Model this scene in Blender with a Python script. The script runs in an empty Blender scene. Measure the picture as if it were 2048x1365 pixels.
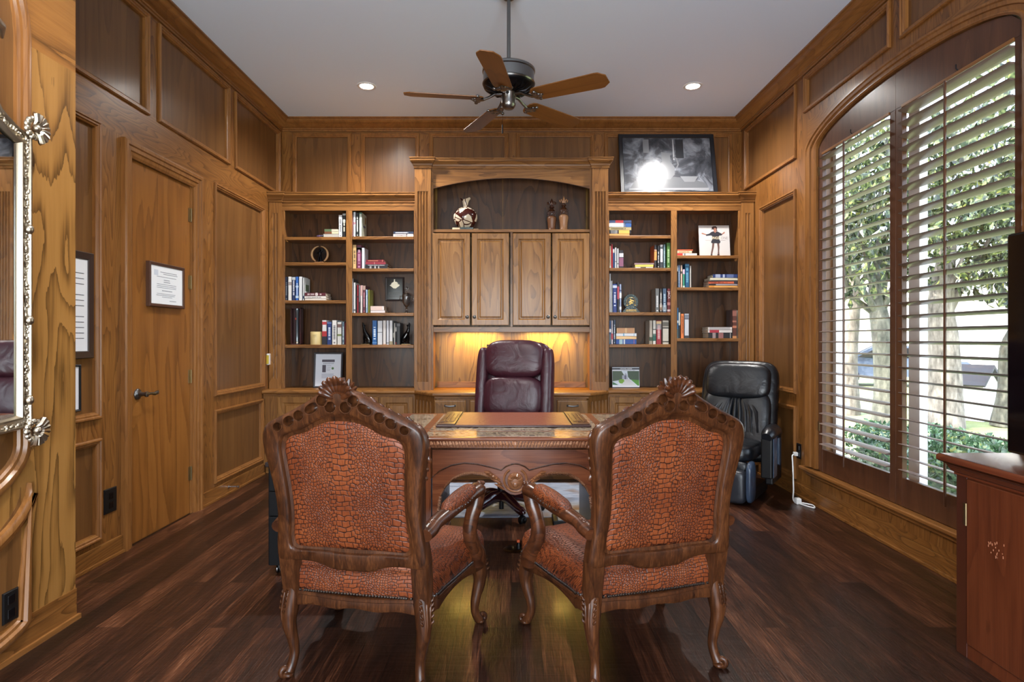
import bpy, bmesh, math, random
from mathutils import Vector, Matrix, Euler
PI = math.pi
S = bpy.context.scene
COL = S.collection
RND = random.Random(7)

# ---------------------------------------------------------------- camera, sky, exposure
F, CU, CV, EYE = 1200.0, 1023.0, 678.0, 1.30
cam_data = bpy.data.cameras.new('camera')
cam_data.sensor_width = 36.0
cam_data.lens = F / 2048.0 * 36.0
cam_data.shift_x = (1024.0 - CU) / 2048.0
cam_data.shift_y = (CV - 682.5) / 2048.0
cam_data.clip_start = 0.05
cam = bpy.data.objects.new('camera', cam_data)
COL.objects.link(cam)
cam.location = (0, 0, EYE)
cam.rotation_euler = (PI / 2, 0, 0)
S.camera = cam

world = bpy.data.worlds.new('sky')
S.world = world
world.use_nodes = True
wn = world.node_tree
wn.nodes.clear()
w_out = wn.nodes.new('ShaderNodeOutputWorld')
w_bg = wn.nodes.new('ShaderNodeBackground')
w_sky = wn.nodes.new('ShaderNodeTexSky')
w_sky.sky_type = 'NISHITA'
w_sky.sun_disc = False
w_sky.sun_elevation = math.radians(52)
w_sky.sun_rotation = math.radians(250)
w_sky.air_density = 1.0
w_sky.dust_density = 3.0
w_mix = wn.nodes.new('ShaderNodeMix')
w_mix.data_type = 'RGBA'
w_mix.inputs[0].default_value = 0.7
w_mix.inputs[7].default_value = (0.9, 0.95, 1.0, 1)
wn.links.new(w_sky.outputs[0], w_mix.inputs[6])
wn.links.new(w_mix.outputs[2], w_bg.inputs[0])
w_bg.inputs[1].default_value = 4.2
wn.links.new(w_bg.outputs[0], w_out.inputs[0])

sun_data = bpy.data.lights.new('sun', 'SUN')
sun_data.energy = 9.0
sun_data.angle = math.radians(0.6)
sun_data.color = (1.0, 0.95, 0.86)
sun = bpy.data.objects.new('sun', sun_data)
COL.objects.link(sun)
sun.location = (-6, -3, 12)
sun.rotation_euler = Vector((0.62, 0.30, -0.95)).to_track_quat('-Z', 'Y').to_euler()

# unseen fill light added behind the camera to brighten the room
fill_data = bpy.data.lights.new('fill_light', 'AREA')
fill_data.shape = 'RECTANGLE'
fill_data.size, fill_data.size_y = 2.9, 2.5
fill_data.energy = 340.0
fill_data.color = (.88, .95, 1.0)
fill_obj = bpy.data.objects.new('fill_light', fill_data)
COL.objects.link(fill_obj)
fill_obj.location = (0, -2.1, 1.45)
fill_obj.rotation_euler = (math.radians(140), 0, 0)

S.view_settings.view_transform = 'Standard'
S.view_settings.look = 'None'
S.view_settings.gamma = 1.0
S.view_settings.use_curve_mapping = False
S.view_settings.exposure = 0.0
CAN_POWER = 72.0        # recessed ceiling lamps
UNDER_POWER = 9.0       # lamps under the wall cabinet
S.cycles.max_bounces = 8
S.cycles.diffuse_bounces = 4
S.cycles.glossy_bounces = 4
S.cycles.transparent_max_bounces = 12
S.cycles.sample_clamp_indirect = 6.0
S.cycles.caustics_reflective = False
S.cycles.caustics_refractive = False


def X(u, Y):
    return (u - CU) / F * Y


def Z(v, Y):
    return EYE - (v - CV) / F * Y


# ---------------------------------------------------------------- mesh builder
class MB:
    def __init__(s):
        s.v, s.f = [], []

    def add(s, vs, fs, M=None):
        o = len(s.v)
        for p in vs:
            p = Vector(p)
            s.v.append(M @ p if M else p)
        for f in fs:
            s.f.append([i + o for i in f])
        return s

    def box(s, x0, x1, y0, y1, z0, z1, M=None):
        if x0 > x1: x0, x1 = x1, x0
        if y0 > y1: y0, y1 = y1, y0
        if z0 > z1: z0, z1 = z1, z0
        return s.add([(x0, y0, z0), (x1, y0, z0), (x1, y1, z0), (x0, y1, z0), (x0, y0, z1), (x1, y0, z1), (x1, y1, z1), (x0, y1, z1)],
                     [(0, 3, 2, 1), (4, 5, 6, 7), (0, 1, 5, 4), (1, 2, 6, 5), (2, 3, 7, 6), (3, 0, 4, 7)], M)

    def rings(s, rings, closed=True, caps=True, loop=False, M=None):
        n = len(rings[0])
        vs = [p for r in rings for p in r]
        fs = []
        m = len(rings)
        for i in range(m if loop else m - 1):
            a, b = i * n, ((i + 1) % m) * n
            for j in range(n if closed else n - 1):
                k = (j + 1) % n
                fs.append((a + j, a + k, b + k, b + j))
        if caps and not loop:
            fs.append(tuple(reversed(range(n))))
            fs.append(tuple(range((m - 1) * n, m * n)))
        return s.add(vs, fs, M)

    def lathe(s, prof, c=(0, 0, 0), seg=24, M=None, caps=True):
        c = Vector(c)
        rings = []
        for r, z in prof:
            r = max(r, 1e-4)
            rings.append([c + Vector((r * math.cos(2 * PI * j / seg), r * math.sin(2 * PI * j / seg), z)) for j in range(seg)])
        return s.rings(rings, caps=caps, M=M)

    def tube(s, pts, rad, seg=10, loop=False, squash=1.0, up=None, M=None):
        pts = [Vector(p) for p in pts]
        n = len(pts)
        if not hasattr(rad, '__len__'):
            rad = [rad] * n
        rings = []
        prev = None
        for i, p in enumerate(pts):
            a = pts[(i - 1) % n] if (loop or i > 0) else p
            b = pts[(i + 1) % n] if (loop or i < n - 1) else p
            t = (b - a)
            if t.length < 1e-9: t = Vector((0, 0, 1))
            t.normalize()
            u0 = Vector(up) if up else (prev if prev is not None else (Vector((0, 0, 1)) if abs(t.z) < .9 else Vector((1, 0, 0))))
            w = t.cross(u0)
            if w.length < 1e-6: w = t.cross(Vector((0, 1, .01)))
            w.normalize()
            u = w.cross(t).normalized()
            prev = u
            rings.append([p + (w * math.cos(2 * PI * j / seg) * squash + u * math.sin(2 * PI * j / seg)) * rad[i] for j in range(seg)])
        return s.rings(rings, caps=not loop, loop=loop, M=M)

    def sq(s, c, r, e=1.0, e2=None, seg=24, rng=14, M=None):
        """rounded block / ellipsoid"""
        e2 = e if e2 is None else e2
        c = Vector(c)
        f = lambda w, m: math.copysign(abs(w) ** m, w)
        rings = []
        for i in range(1, rng):
            th = -PI / 2 + PI * i / rng
            ct, st = f(math.cos(th), e), f(math.sin(th), e)
            rings.append([c + Vector((r[0] * ct * f(math.cos(2 * PI * j / seg), e2), r[1] * ct * f(math.sin(2 * PI * j / seg), e2), r[2] * st)) for j in range(seg)])
        return s.rings(rings, M=M)

    def prism(s, poly, P, h0, h1, M=None):
        """poly of (a, b), extruded from h0 to h1 through P(a, b, h)"""
        n = len(poly)
        vs = [P(a, b, h0) for a, b in poly] + [P(a, b, h1) for a, b in poly]
        fs = [tuple(range(n)), tuple(reversed(range(n, 2 * n)))]
        fs += [(i, n + i, n + (i + 1) % n, (i + 1) % n) for i in range(n)]
        return s.add(vs, fs, M)

    def loops(s, P, a0, a1, b0, b1, prof, cap=True, back=False, M=None):
        """rectangular loops inset by d at height h: mouldings, frames, raised panels"""
        vs, fs = [], []
        for d, h in prof:
            vs += [P(a0 + d, b0 + d, h), P(a1 - d, b0 + d, h), P(a1 - d, b1 - d, h), P(a0 + d, b1 - d, h)]
        m = len(prof)
        for i in range(m - 1):
            for j in range(4):
                k = (j + 1) % 4
                fs.append((4 * i + j, 4 * i + k, 4 * i + 4 + k, 4 * i + 4 + j))
        if cap: fs.append((4 * m - 4, 4 * m - 3, 4 * m - 2, 4 * m - 1))
        if back: fs.append((3, 2, 1, 0))
        return s.add(vs, fs, M)

    def sweep(s, path, nrm, prof, loop=False, M=None):
        """profile (d along the in-plane normal, h along nrm) swept on a planar path, mitred"""
        nrm = Vector(nrm).normalized()
        pts = [Vector(p) for p in path]
        n = len(pts)
        rings = []
        for i, p in enumerate(pts):
            a = pts[(i - 1) % n] if (loop or i > 0) else None
            b = pts[(i + 1) % n] if (loop or i < n - 1) else None
            t1 = (p - a).normalized() if a is not None else None
            t2 = (b - p).normalized() if b is not None else None
            t1 = t1 or t2
            t2 = t2 or t1
            n1, n2 = nrm.cross(t1), nrm.cross(t2)
            m = (n1 + n2).normalized()
            m = m / max(.3, m.dot(n1))
            rings.append([p + m * d + nrm * h for d, h in prof])
        return s.rings(rings, closed=True, caps=not loop, loop=loop, M=M)

    def mesh(s, name, smooth=False, bevel=0, seg=2):
        me = bpy.data.meshes.new(name)
        me.from_pydata([tuple(p) for p in s.v], [], s.f)
        bm = bmesh.new()
        bm.from_mesh(me)
        bmesh.ops.remove_doubles(bm, verts=bm.verts, dist=1e-6)
        bmesh.ops.recalc_face_normals(bm, faces=bm.faces)
        if bevel:
            es = [e for e in bm.edges if len(e.link_faces) == 2 and e.calc_face_angle(0) > .5]
            bmesh.ops.bevel(bm, geom=es, offset=bevel, segments=seg, affect='EDGES', clamp_overlap=True, profile=.5)
        bm.to_mesh(me)
        bm.free()
        if smooth:
            me.polygons.foreach_set('use_smooth', [True] * len(me.polygons))
            me.set_sharp_from_angle(angle=smooth if isinstance(smooth, float) else math.radians(45))
        me.update()
        return me

    def build(s, name, mat, parent=None, loc=None, rot=None, smooth=False, bevel=0, seg=2):
        me = s.mesh(name, smooth, bevel, seg)
        if mat is not None:
            me.materials.append(mat)
        o = bpy.data.objects.new(name, me)
        COL.objects.link(o)
        if parent is not None: o.parent = parent
        if loc is not None: o.location = loc
        if rot is not None: o.rotation_euler = rot
        return o


def tag(o, label=None, cat=None, group=None, kind=None):
    if label: o['label'] = label
    if cat: o['category'] = cat
    if group: o['group'] = group
    if kind: o['kind'] = kind
    return o


def thing(name, label, cat, loc=(0, 0, 0), rz=0.0, group=None):
    o = bpy.data.objects.new(name, None)
    o.empty_display_size = .1
    COL.objects.link(o)
    o.location = loc
    o.rotation_euler = (0, 0, rz)
    return tag(o, label, cat, group)


def copy_tree(o, parent=None):
    c = o.copy()
    COL.objects.link(c)
    c.parent = parent
    for ch in list(o.children):
        copy_tree(ch, c)
    return c


def P_left(x=-2.38):      # wall facing +X : a = Y, b = Z, h = out of the wall
    return lambda a, b, h: Vector((x + h, a, b))


def P_right(x=2.38):
    return lambda a, b, h: Vector((x - h, a, b))


def P_back(y):            # facing -Y : a = X, b = Z
    return lambda a, b, h: Vector((a, y - h, b))


def P_top(z):
    return lambda a, b, h: Vector((a, b, z + h))


def text(s, size, name, mat, parent, loc, rot=(PI / 2, 0, 0), sx=1.0, depth=.0004):
    cu = bpy.data.curves.new(name, 'FONT')
    cu.body = s
    cu.size = size
    cu.align_x = 'CENTER'
    cu.align_y = 'CENTER'
    cu.extrude = depth
    cu.resolution_u = 2
    tmp = bpy.data.objects.new(name + '_tmp', cu)
    COL.objects.link(tmp)
    dg = bpy.context.evaluated_depsgraph_get()
    me = bpy.data.meshes.new_from_object(tmp.evaluated_get(dg))
    bpy.data.objects.remove(tmp)
    bpy.data.curves.remove(cu)
    me.name = name
    me.materials.clear()
    me.materials.append(mat)
    o = bpy.data.objects.new(name, me)
    COL.objects.link(o)
    o.parent = parent
    o.location = loc
    o.rotation_euler = rot
    o.scale = (sx, 1, 1)
    return o


# ---------------------------------------------------------------- materials
def srgb(r, g, b):
    f = lambda c: (c / 255 / 12.92) if c / 255 <= .04045 else ((c / 255 + .055) / 1.055) ** 2.4
    return (f(r), f(g), f(b), 1.0)


class NT:
    def __init__(s, name):
        s.m = bpy.data.materials.new(name)
        s.m.use_nodes = True
        s.t = s.m.node_tree
        s.b = s.t.nodes['Principled BSDF']

    def n(s, typ, **kw):
        nd = s.t.nodes.new(typ)
        for k, v in kw.items():
            if k.startswith('i_'):
                key = k[2:]
                nd.inputs[int(key) if key.isdigit() else key.replace('_', ' ')].default_value = v
            else:
                setattr(nd, k, v)
        return nd

    def l(s, a, b):
        s.t.links.new(a, b)

    def set(s, **kw):
        for k, v in kw.items():
            s.b.inputs[k.replace('_', ' ')].default_value = v

    def math(s, op, a, b=None, clamp=False):
        nd = s.n('ShaderNodeMath', operation=op, use_clamp=clamp)
        for i, x in enumerate((a, b)):
            if x is None: continue
            if hasattr(x, 'is_output'): s.l(x, nd.inputs[i])
            else: nd.inputs[i].default_value = x
        return nd.outputs[0]

    def ramp(s, fac, stops, interp='LINEAR'):
        nd = s.n('ShaderNodeValToRGB')
        cr = nd.color_ramp
        cr.interpolation = interp
        while len(cr.elements) < len(stops): cr.elements.new(.5)
        for e, (p, c) in zip(cr.elements, stops):
            e.position = p
            e.color = c if len(c) == 4 else (*c, 1)
        s.l(fac, nd.inputs[0])
        return nd.outputs[0]

    def mix(s, fac, a, b, blend='MIX'):
        nd = s.n('ShaderNodeMix', data_type='RGBA', blend_type=blend)
        for i, x in ((0, fac), (6, a), (7, b)):
            if hasattr(x, 'is_output'): s.l(x, nd.inputs[i])
            else: nd.inputs[i].default_value = x
        return nd.outputs[2]

    def coords(s, scale=(1, 1, 1), jitter=True, rot=(0, 0, 0)):
        tc = s.n('ShaderNodeTexCoord')
        mp = s.n('ShaderNodeMapping')
        mp.inputs['Scale'].default_value = scale
        mp.inputs['Rotation'].default_value = rot
        src = tc.outputs['Object']
        if jitter:
            oi = s.n('ShaderNodeObjectInfo')
            add = s.n('ShaderNodeVectorMath', operation='ADD')
            mul = s.math('MULTIPLY', oi.outputs['Random'], 37.0)
            s.l(src, add.inputs[0])
            s.l(mul, add.inputs[1])
            src = add.outputs[0]
        s.l(src, mp.inputs[0])
        return mp.outputs[0]

    def noise(s, vec, scale, detail=2, rough=.5, dist=0, out='Fac'):
        nd = s.n('ShaderNodeTexNoise')
        nd.inputs['Scale'].default_value = scale
        nd.inputs['Detail'].default_value = detail
        nd.inputs['Roughness'].default_value = rough
        nd.inputs['Distortion'].default_value = dist
        s.l(vec, nd.inputs['Vector'])
        return nd.outputs[out]

    def bump(s, h, strength=.2, dist=.002):
        nd = s.n('ShaderNodeBump')
        nd.inputs['Strength'].default_value = strength
        nd.inputs['Distance'].default_value = dist
        s.l(h, nd.inputs['Height'])
        s.l(nd.outputs[0], s.b.inputs['Normal'])


def plain(name, col, rough=.5, metal=0.0, emit=None, spec=.5, coat=0):
    t = NT(name)
    t.set(Base_Color=col if len(col) == 4 else (*col, 1), Roughness=rough, Metallic=metal)
    t.b.inputs['Specular IOR Level'].default_value = spec
    if coat: t.b.inputs['Coat Weight'].default_value = coat
    if emit:
        t.b.inputs['Emission Color'].default_value = emit[0]
        t.b.inputs['Emission Strength'].default_value = emit[1]
    return t.m


def wood(name, axis, lo, mid, hi, freq=26.0, wide=5.0, stretch=.16, rough=.34, contrast=1.0, pore=.55, coat=.25, bump=.12, jag=.35):
    """oak: contour rings of a stretched noise, plus fine pores along the grain (axis 0, 1 or 2)"""
    t = NT(name)
    sc = [1.0, 1.0, 1.0]
    sc[axis] = stretch
    v = t.coords(tuple(sc))
    base = t.noise(v, wide, 2.0, .45, .25)
    sf = [150.0, 150.0, 150.0]
    sf[axis] = 5.0
    fine = t.noise(t.coords(tuple(sf)), 1.0, 3.0, .65)
    sm = [14.0, 14.0, 14.0]
    sm[axis] = .9
    mid_n = t.noise(t.coords(tuple(sm)), 1.0, 3.0, .6)
    # growth rings: each darkens slowly and ends sharply
    ph = t.math('ADD', t.math('MULTIPLY', base, freq), t.math('ADD', t.math('MULTIPLY', fine, .2), t.math('MULTIPLY', mid_n, jag)))
    rings = t.math('POWER', t.math('FRACT', ph), 2.6)
    a = t.math('MULTIPLY', rings, .62 * contrast)
    b = t.math('MULTIPLY', t.math('SUBTRACT', fine, .5), pore * 1.25)
    c = t.math('MULTIPLY', t.math('SUBTRACT', mid_n, .5), .7)
    k = t.math('ADD', t.math('ADD', a, b), t.math('ADD', c, .46 - .17 * contrast), clamp=True)
    col = t.ramp(k, [(0.05, hi), (.45, mid), (.95, lo)])
    t.l(col, t.b.inputs['Base Color'])
    t.b.inputs['Roughness'].default_value = rough
    t.b.inputs['Specular IOR Level'].default_value = .32
    t.b.inputs['Coat Weight'].default_value = coat * .45
    t.b.inputs['Coat Roughness'].default_value = .18
    t.bump(t.math('ADD', fine, t.math('MULTIPLY', rings, -.3)), bump, .0015)
    return t.m


OAK = dict(lo=srgb(74, 44, 18), mid=srgb(122, 78, 36), hi=srgb(148, 101, 52), contrast=.7)
FLD = dict(lo=srgb(76, 48, 24), mid=srgb(107, 71, 37), hi=srgb(126, 88, 49))
M = {}
for i, a in enumerate('xyz'):
    M['oak_' + a] = wood('oak_grain_' + a, i, **OAK)
    M['mould_' + a] = wood('oak_moulding_' + a, i, srgb(90, 55, 25), srgb(132, 86, 43), srgb(154, 106, 58), freq=14, contrast=.35)
M['field'] = wood('oak_veneer_field', 2, freq=10, wide=3.0, contrast=.45, pore=.35, stretch=.08, **FLD)
M['mould'] = M['mould_z']
M['golden'] = wood('golden_flat_sawn_oak', 2, srgb(88, 58, 24), srgb(144, 101, 50), srgb(158, 114, 60), freq=13, wide=2.4, stretch=.34, contrast=1.1, pore=.3, jag=1.3)
M['golden_h'] = wood('golden_oak_rail', 1, srgb(92, 58, 24), srgb(142, 94, 45), srgb(160, 110, 56), freq=9, wide=3, contrast=.9, pore=.4)
M['case_z'] = wood('bookcase_oak_vertical', 2, srgb(80, 50, 24), srgb(128, 85, 43), srgb(152, 106, 58), freq=16, contrast=.6)
M['case_x'] = wood('bookcase_oak_horizontal', 0, srgb(78, 48, 23), srgb(128, 85, 43), srgb(154, 108, 60), freq=16, contrast=.6)
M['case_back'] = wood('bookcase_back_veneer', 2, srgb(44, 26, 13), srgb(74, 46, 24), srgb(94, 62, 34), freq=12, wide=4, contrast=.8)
M['panel_door'] = wood('cabinet_door_oak', 2, srgb(94, 61, 29), srgb(140, 96, 50), srgb(164, 118, 68), freq=12, contrast=.6)
M['niche'] = wood('niche_back_oak', 2, srgb(82, 56, 16), srgb(124, 92, 36), srgb(146, 112, 50), freq=14, wide=4, contrast=.9)
M['door'] = wood('door_veneer', 2, srgb(92, 54, 20), srgb(132, 83, 36), srgb(150, 98, 45), freq=8, wide=3, contrast=.6, pore=.35)
M['blind'] = wood('dark_shutter_wood', 2, srgb(52, 31, 20), srgb(84, 52, 34), srgb(102, 66, 44), freq=10, contrast=.3, pore=.25, rough=.3)
M['louver'] = wood('louver_wood_sky_sheen', 1, srgb(92, 74, 64), srgb(124, 106, 95), srgb(142, 124, 112), freq=8, contrast=.3, pore=.2, rough=.35)  # brown shutter wood, greyed and lightened to carry the sky's reflected sheen
M['walnut'] = wood('carved_walnut', 2, srgb(30, 15, 8), srgb(66, 36, 18), srgb(98, 58, 31), freq=7, wide=6, contrast=.5, pore=1.0, rough=.36, coat=.25)
M['walnut_dark'] = wood('dark_carved_walnut', 0, srgb(34, 16, 9), srgb(68, 36, 19), srgb(96, 54, 30), freq=10, wide=7, contrast=.7, rough=.28, coat=.45)
M['desk'] = wood('desk_mahogany', 0, srgb(70, 34, 20), srgb(116, 64, 38), srgb(144, 88, 56), freq=8, wide=5, contrast=.5, rough=.28, coat=.6)
M['desk_z'] = wood('desk_mahogany_vertical', 2, srgb(70, 34, 20), srgb(116, 64, 38), srgb(144, 88, 56), freq=8, wide=5, contrast=.5, rough=.28, coat=.4)
M['cherry'] = wood('red_cherry_veneer', 2, srgb(58, 25, 12), srgb(88, 42, 22), srgb(106, 55, 31), freq=8, contrast=.4, pore=.5, rough=.35)
M['cherry_y'] = wood('red_cherry_edge', 1, srgb(58, 26, 16), srgb(88, 42, 25), srgb(108, 56, 34), freq=8, contrast=.4, rough=.25, coat=.4)
M['cherry_dark'] = plain('cherry_dark_stile', srgb(62, 27, 15), .35)
M['blade'] = wood('fan_blade_wood', 0, srgb(82, 46, 16), srgb(114, 70, 30), srgb(130, 84, 42), freq=6, contrast=.4, pore=.3, rough=.35)


def floor_mat():
    t = NT('dark_hand_scraped_planks')
    v = t.coords((1, 1, 1), jitter=False, rot=(0, 0, PI / 2))
    br = t.n('ShaderNodeTexBrick', offset=.37, squash=1.0)
    t.l(v, br.inputs['Vector'])
    for k, x in (('Scale', 1.0), ('Mortar Size', .0012), ('Mortar Smooth', .1), ('Brick Width', 1.35), ('Row Height', .125), ('Bias', 0.0)):
        br.inputs[k].default_value = x
    br.inputs['Color1'].default_value = (0, 0, 0, 1)
    br.inputs['Color2'].default_value = (1, 1, 1, 1)
    br.inputs['Mortar'].default_value = (.5, .5, .5, 1)
    sep = t.n('ShaderNodeSeparateColor')
    t.l(br.outputs['Color'], sep.inputs[0])
    vo = t.n('ShaderNodeVectorMath', operation='ADD')
    t.l(t.coords((1, .12, 1), False), vo.inputs[0])
    t.l(br.outputs['Color'], vo.inputs[1])
    g = t.noise(vo.outputs[0], 9.0, 4, .6, .6)
    fine = t.noise(t.coords((150, 6, 150), False), 1.0, 4, .7)
    big = t.noise(t.coords((1, 1, 1), False), 1.6, 2)
    k = t.math('ADD', t.math('MULTIPLY', g, .45), t.math('MULTIPLY', fine, .55))
    k = t.math('ADD', k, t.math('MULTIPLY', t.math('SUBTRACT', sep.outputs[0], .5), .16))
    col = t.ramp(k, [(.30, srgb(14, 8, 6)), (.42, srgb(32, 17, 11)), (.53, srgb(52, 28, 18)), (.63, srgb(88, 52, 34)), (.72, srgb(128, 86, 60))])
    col = t.mix(br.outputs['Fac'], col, srgb(14, 8, 6))
    t.l(col, t.b.inputs['Base Color'])
    t.b.inputs['Roughness'].default_value = .30
    t.b.inputs['Specular IOR Level'].default_value = .4
    t.b.inputs['Coat Weight'].default_value = .08
    t.b.inputs['Coat Roughness'].default_value = .12
    rip = t.noise(t.coords((26, 7, 1), False), 1.0, 3, .55, .8)
    sc = t.noise(t.coords((5, 40, 1), False), 1.0, 2, .5, .5)
    h = t.math('ADD', t.math('MULTIPLY', rip, .8), t.math('ADD', t.math('MULTIPLY', fine, .35), t.math('MULTIPLY', sc, .35)))
    h = t.math('SUBTRACT', h, t.math('MULTIPLY', br.outputs['Fac'], .8))
    t.bump(h, .6, .004)
    return t.m


def ceiling_mat():
    t = NT('ceiling_paint')
    t.set(Base_Color=srgb(226, 239, 255), Roughness=.85)
    t.bump(t.noise(t.coords((1, 1, 1), False), 180, 3), .12, .002)
    return t.m


def croc_mat(name, tint=1.0):
    t = NT(name)
    tc = t.n('ShaderNodeTexCoord')
    sep = t.n('ShaderNodeSeparateXYZ')
    t.l(tc.outputs['Object'], sep.inputs[0])
    warp = t.noise(tc.outputs['Object'], 17, 3, out='Color')
    wv = t.n('ShaderNodeVectorMath', operation='MULTIPLY_ADD')
    t.l(warp, wv.inputs[0])
    wv.inputs[1].default_value = (.022, .022, .022)
    t.l(tc.outputs['Object'], wv.inputs[2])

    # flatten the hide: (x, y + z) follows both the upright back and the level seat
    s2 = t.n('ShaderNodeSeparateXYZ')
    t.l(wv.outputs[0], s2.inputs[0])
    cb = t.n('ShaderNodeCombineXYZ')
    t.l(s2.outputs[0], cb.inputs[0])
    t.l(t.math('ADD', s2.outputs[1], s2.outputs[2]), cb.inputs[1])

    def scales(w, h, off):
        br = t.n('ShaderNodeTexBrick', offset=off)
        t.l(cb.outputs[0], br.inputs['Vector'])
        for k_, x_ in (('Scale', 1.0), ('Mortar Size', .0030), ('Mortar Smooth', 1.0), ('Brick Width', w), ('Row Height', h)):
            br.inputs[k_].default_value = x_
        return t.math('MULTIPLY', t.math('SUBTRACT', 1.0, br.outputs['Fac']), .26)
    vs_ = t.n('ShaderNodeVectorMath', operation='MULTIPLY')
    t.l(cb.outputs[0], vs_.inputs[0])
    vs_.inputs[1].default_value = (92, 104, 1)
    sv = t.n('ShaderNodeTexVoronoi', feature='DISTANCE_TO_EDGE', voronoi_dimensions='2D')
    sv.inputs['Scale'].default_value = 1
    sv.inputs['Randomness'].default_value = .72
    t.l(vs_.outputs[0], sv.inputs['Vector'])
    small = sv.outputs['Distance']
    big = scales(.0165, .0125, .5)
    wide = scales(.030, .0165, .35)
    x = t.math('ADD', s2.outputs[0], .0)
    band = t.math('MULTIPLY', t.math('ADD', t.math('COSINE', t.math('MULTIPLY', x, 2 * PI / .205)), 1.0), .5)
    m1 = t.ramp(band, [(.46, (0, 0, 0)), (.5, (1, 1, 1))])
    m2 = t.ramp(band, [(.78, (0, 0, 0)), (.80, (1, 1, 1))])
    d = t.mix(m1, small, big)
    d = t.mix(m2, d, wide)
    edge = t.ramp(d, [(.02, (0, 0, 0)), (.17, (1, 1, 1))])
    tone = t.noise(tc.outputs['Object'], 6, 3)
    streak = t.noise(t.coords((150, 150, 26), False), 1.0, 2)
    c1 = t.ramp(t.math('ADD', t.math('MULTIPLY', tone, .6), t.math('MULTIPLY', streak, .4)),
                [(.3, srgb(84, 37, 17)), (.5, srgb(114, 55, 27)), (.72, srgb(142, 76, 40))])
    col = t.mix(edge, srgb(38, 17, 10), c1)
    t.l(col, t.b.inputs['Base Color'])
    t.b.inputs['Roughness'].default_value = .44
    t.b.inputs['Specular IOR Level'].default_value = .35
    hh = t.ramp(d, [(0, (0, 0, 0)), (.25, (1, 1, 1))])
    t.bump(t.math('ADD', hh, t.math('MULTIPLY', streak, .25)), .5, .003)
    return t.m


def leather_mat(name, col, hi, rough=.35, wr=.25, scale=9):
    t = NT(name)
    v = t.coords((1, 1, 1))
    n1 = t.noise(v, scale, 3, .5, 1.2)
    n2 = t.noise(v, 320, 2)
    t.l(t.mix(n1, col, hi), t.b.inputs['Base Color'])
    t.b.inputs['Roughness'].default_value = rough
    t.bump(t.math('ADD', n1, t.math('MULTIPLY', n2, .06)), wr, .02)
    return t.m


def marble_mat(name, stops, scale=7, rough=.08, dist=2.0):
    t = NT(name)
    v = t.coords((1, 1, 1))
    n1 = t.noise(v, scale, 6, .62, dist)
    t.l(t.ramp(n1, stops), t.b.inputs['Base Color'])
    t.b.inputs['Roughness'].default_value = rough
    return t.m


M['floor'] = floor_mat()
M['ceiling'] = ceiling_mat()
M['croc'] = croc_mat('embossed_croc_leather')
M['burgundy'] = leather_mat('burgundy_leather', srgb(46, 17, 27), srgb(72, 32, 44), .34, .45, 6)
M['black_leather'] = leather_mat('black_leather', srgb(11, 12, 15), srgb(24, 27, 33), .32, .35, 7)
M['grey_leather'] = leather_mat('grey_leather', srgb(30, 32, 37), srgb(44, 46, 53), .36, .15, 7)
M['blue_vinyl'] = leather_mat('slate_blue_vinyl', srgb(38, 48, 64), srgb(62, 78, 100), .3, .1, 6)
M['stone'] = marble_mat('brown_breccia_stone', [(.36, srgb(44, 34, 28)), (.45, srgb(120, 104, 86)), (.55, srgb(172, 156, 132)), (.66, srgb(96, 78, 60))], 16)
M['green_stone'] = marble_mat('green_marble', [(.35, srgb(38, 48, 50)), (.55, srgb(66, 80, 82)), (.7, srgb(120, 132, 132))], 30, .2)
M['silver'] = plain('champagne_silver_leaf', srgb(176, 164, 146), .32, 1.0)
M['mirror'] = plain('mirror_glass', (.88, .9, .9), .02, 1.0)
M['pewter'] = plain('antique_pewter', srgb(120, 118, 116), .28, 1.0)
M['black_metal'] = plain('black_bronze', srgb(26, 25, 28), .35, .8)
M['gold'] = plain('gold', srgb(214, 176, 104), .3, 1.0)
M['brass'] = plain('aged_brass', srgb(142, 124, 92), .35, 1.0)
M['steel'] = plain('satin_steel', srgb(190, 190, 192), .3, 1.0)
M['black'] = plain('black_plastic', srgb(11, 11, 13), .45, spec=.35)
M['black_gloss'] = plain('black_gloss', srgb(10, 10, 12), .12)
M['white'] = plain('white_plastic', srgb(228, 228, 226), .4)
M['paper'] = plain('paper', srgb(226, 228, 232), .75)
M['pages'] = plain('book_pages', srgb(205, 196, 178), .8)
M['ink'] = plain('ink', srgb(70, 72, 80), .8)
M['grey_print'] = plain('grey_print', srgb(168, 172, 180), .8)
M['frame_dark'] = plain('dark_picture_frame', srgb(46, 32, 28), .4)
M['frame_walnut'] = plain('walnut_picture_frame', srgb(74, 46, 32), .4)
M['white_trim'] = plain('white_window_paint', srgb(228, 226, 222), .5)
_cols = {}


def paint(r, g, b, rough=.45):
    k = (r, g, b, rough)
    if k not in _cols:
        _cols[k] = plain('print_%02x%02x%02x' % (r, g, b), srgb(r, g, b), rough)
    return _cols[k]
# ================================================================ ROOM SHELL
CEIL, WX, BACK, FRONT = 3.56, 2.38, 6.22, -1.6
tag(MB().box(-2.75, 2.62, FRONT - .15, BACK + .15, -.08, 0).build('floor', M['floor']), kind='structure')
tag(MB().box(-2.75, 2.62, FRONT - .15, BACK + .15, CEIL, CEIL + .3).build('ceiling', M['ceiling']), kind='structure')


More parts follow.
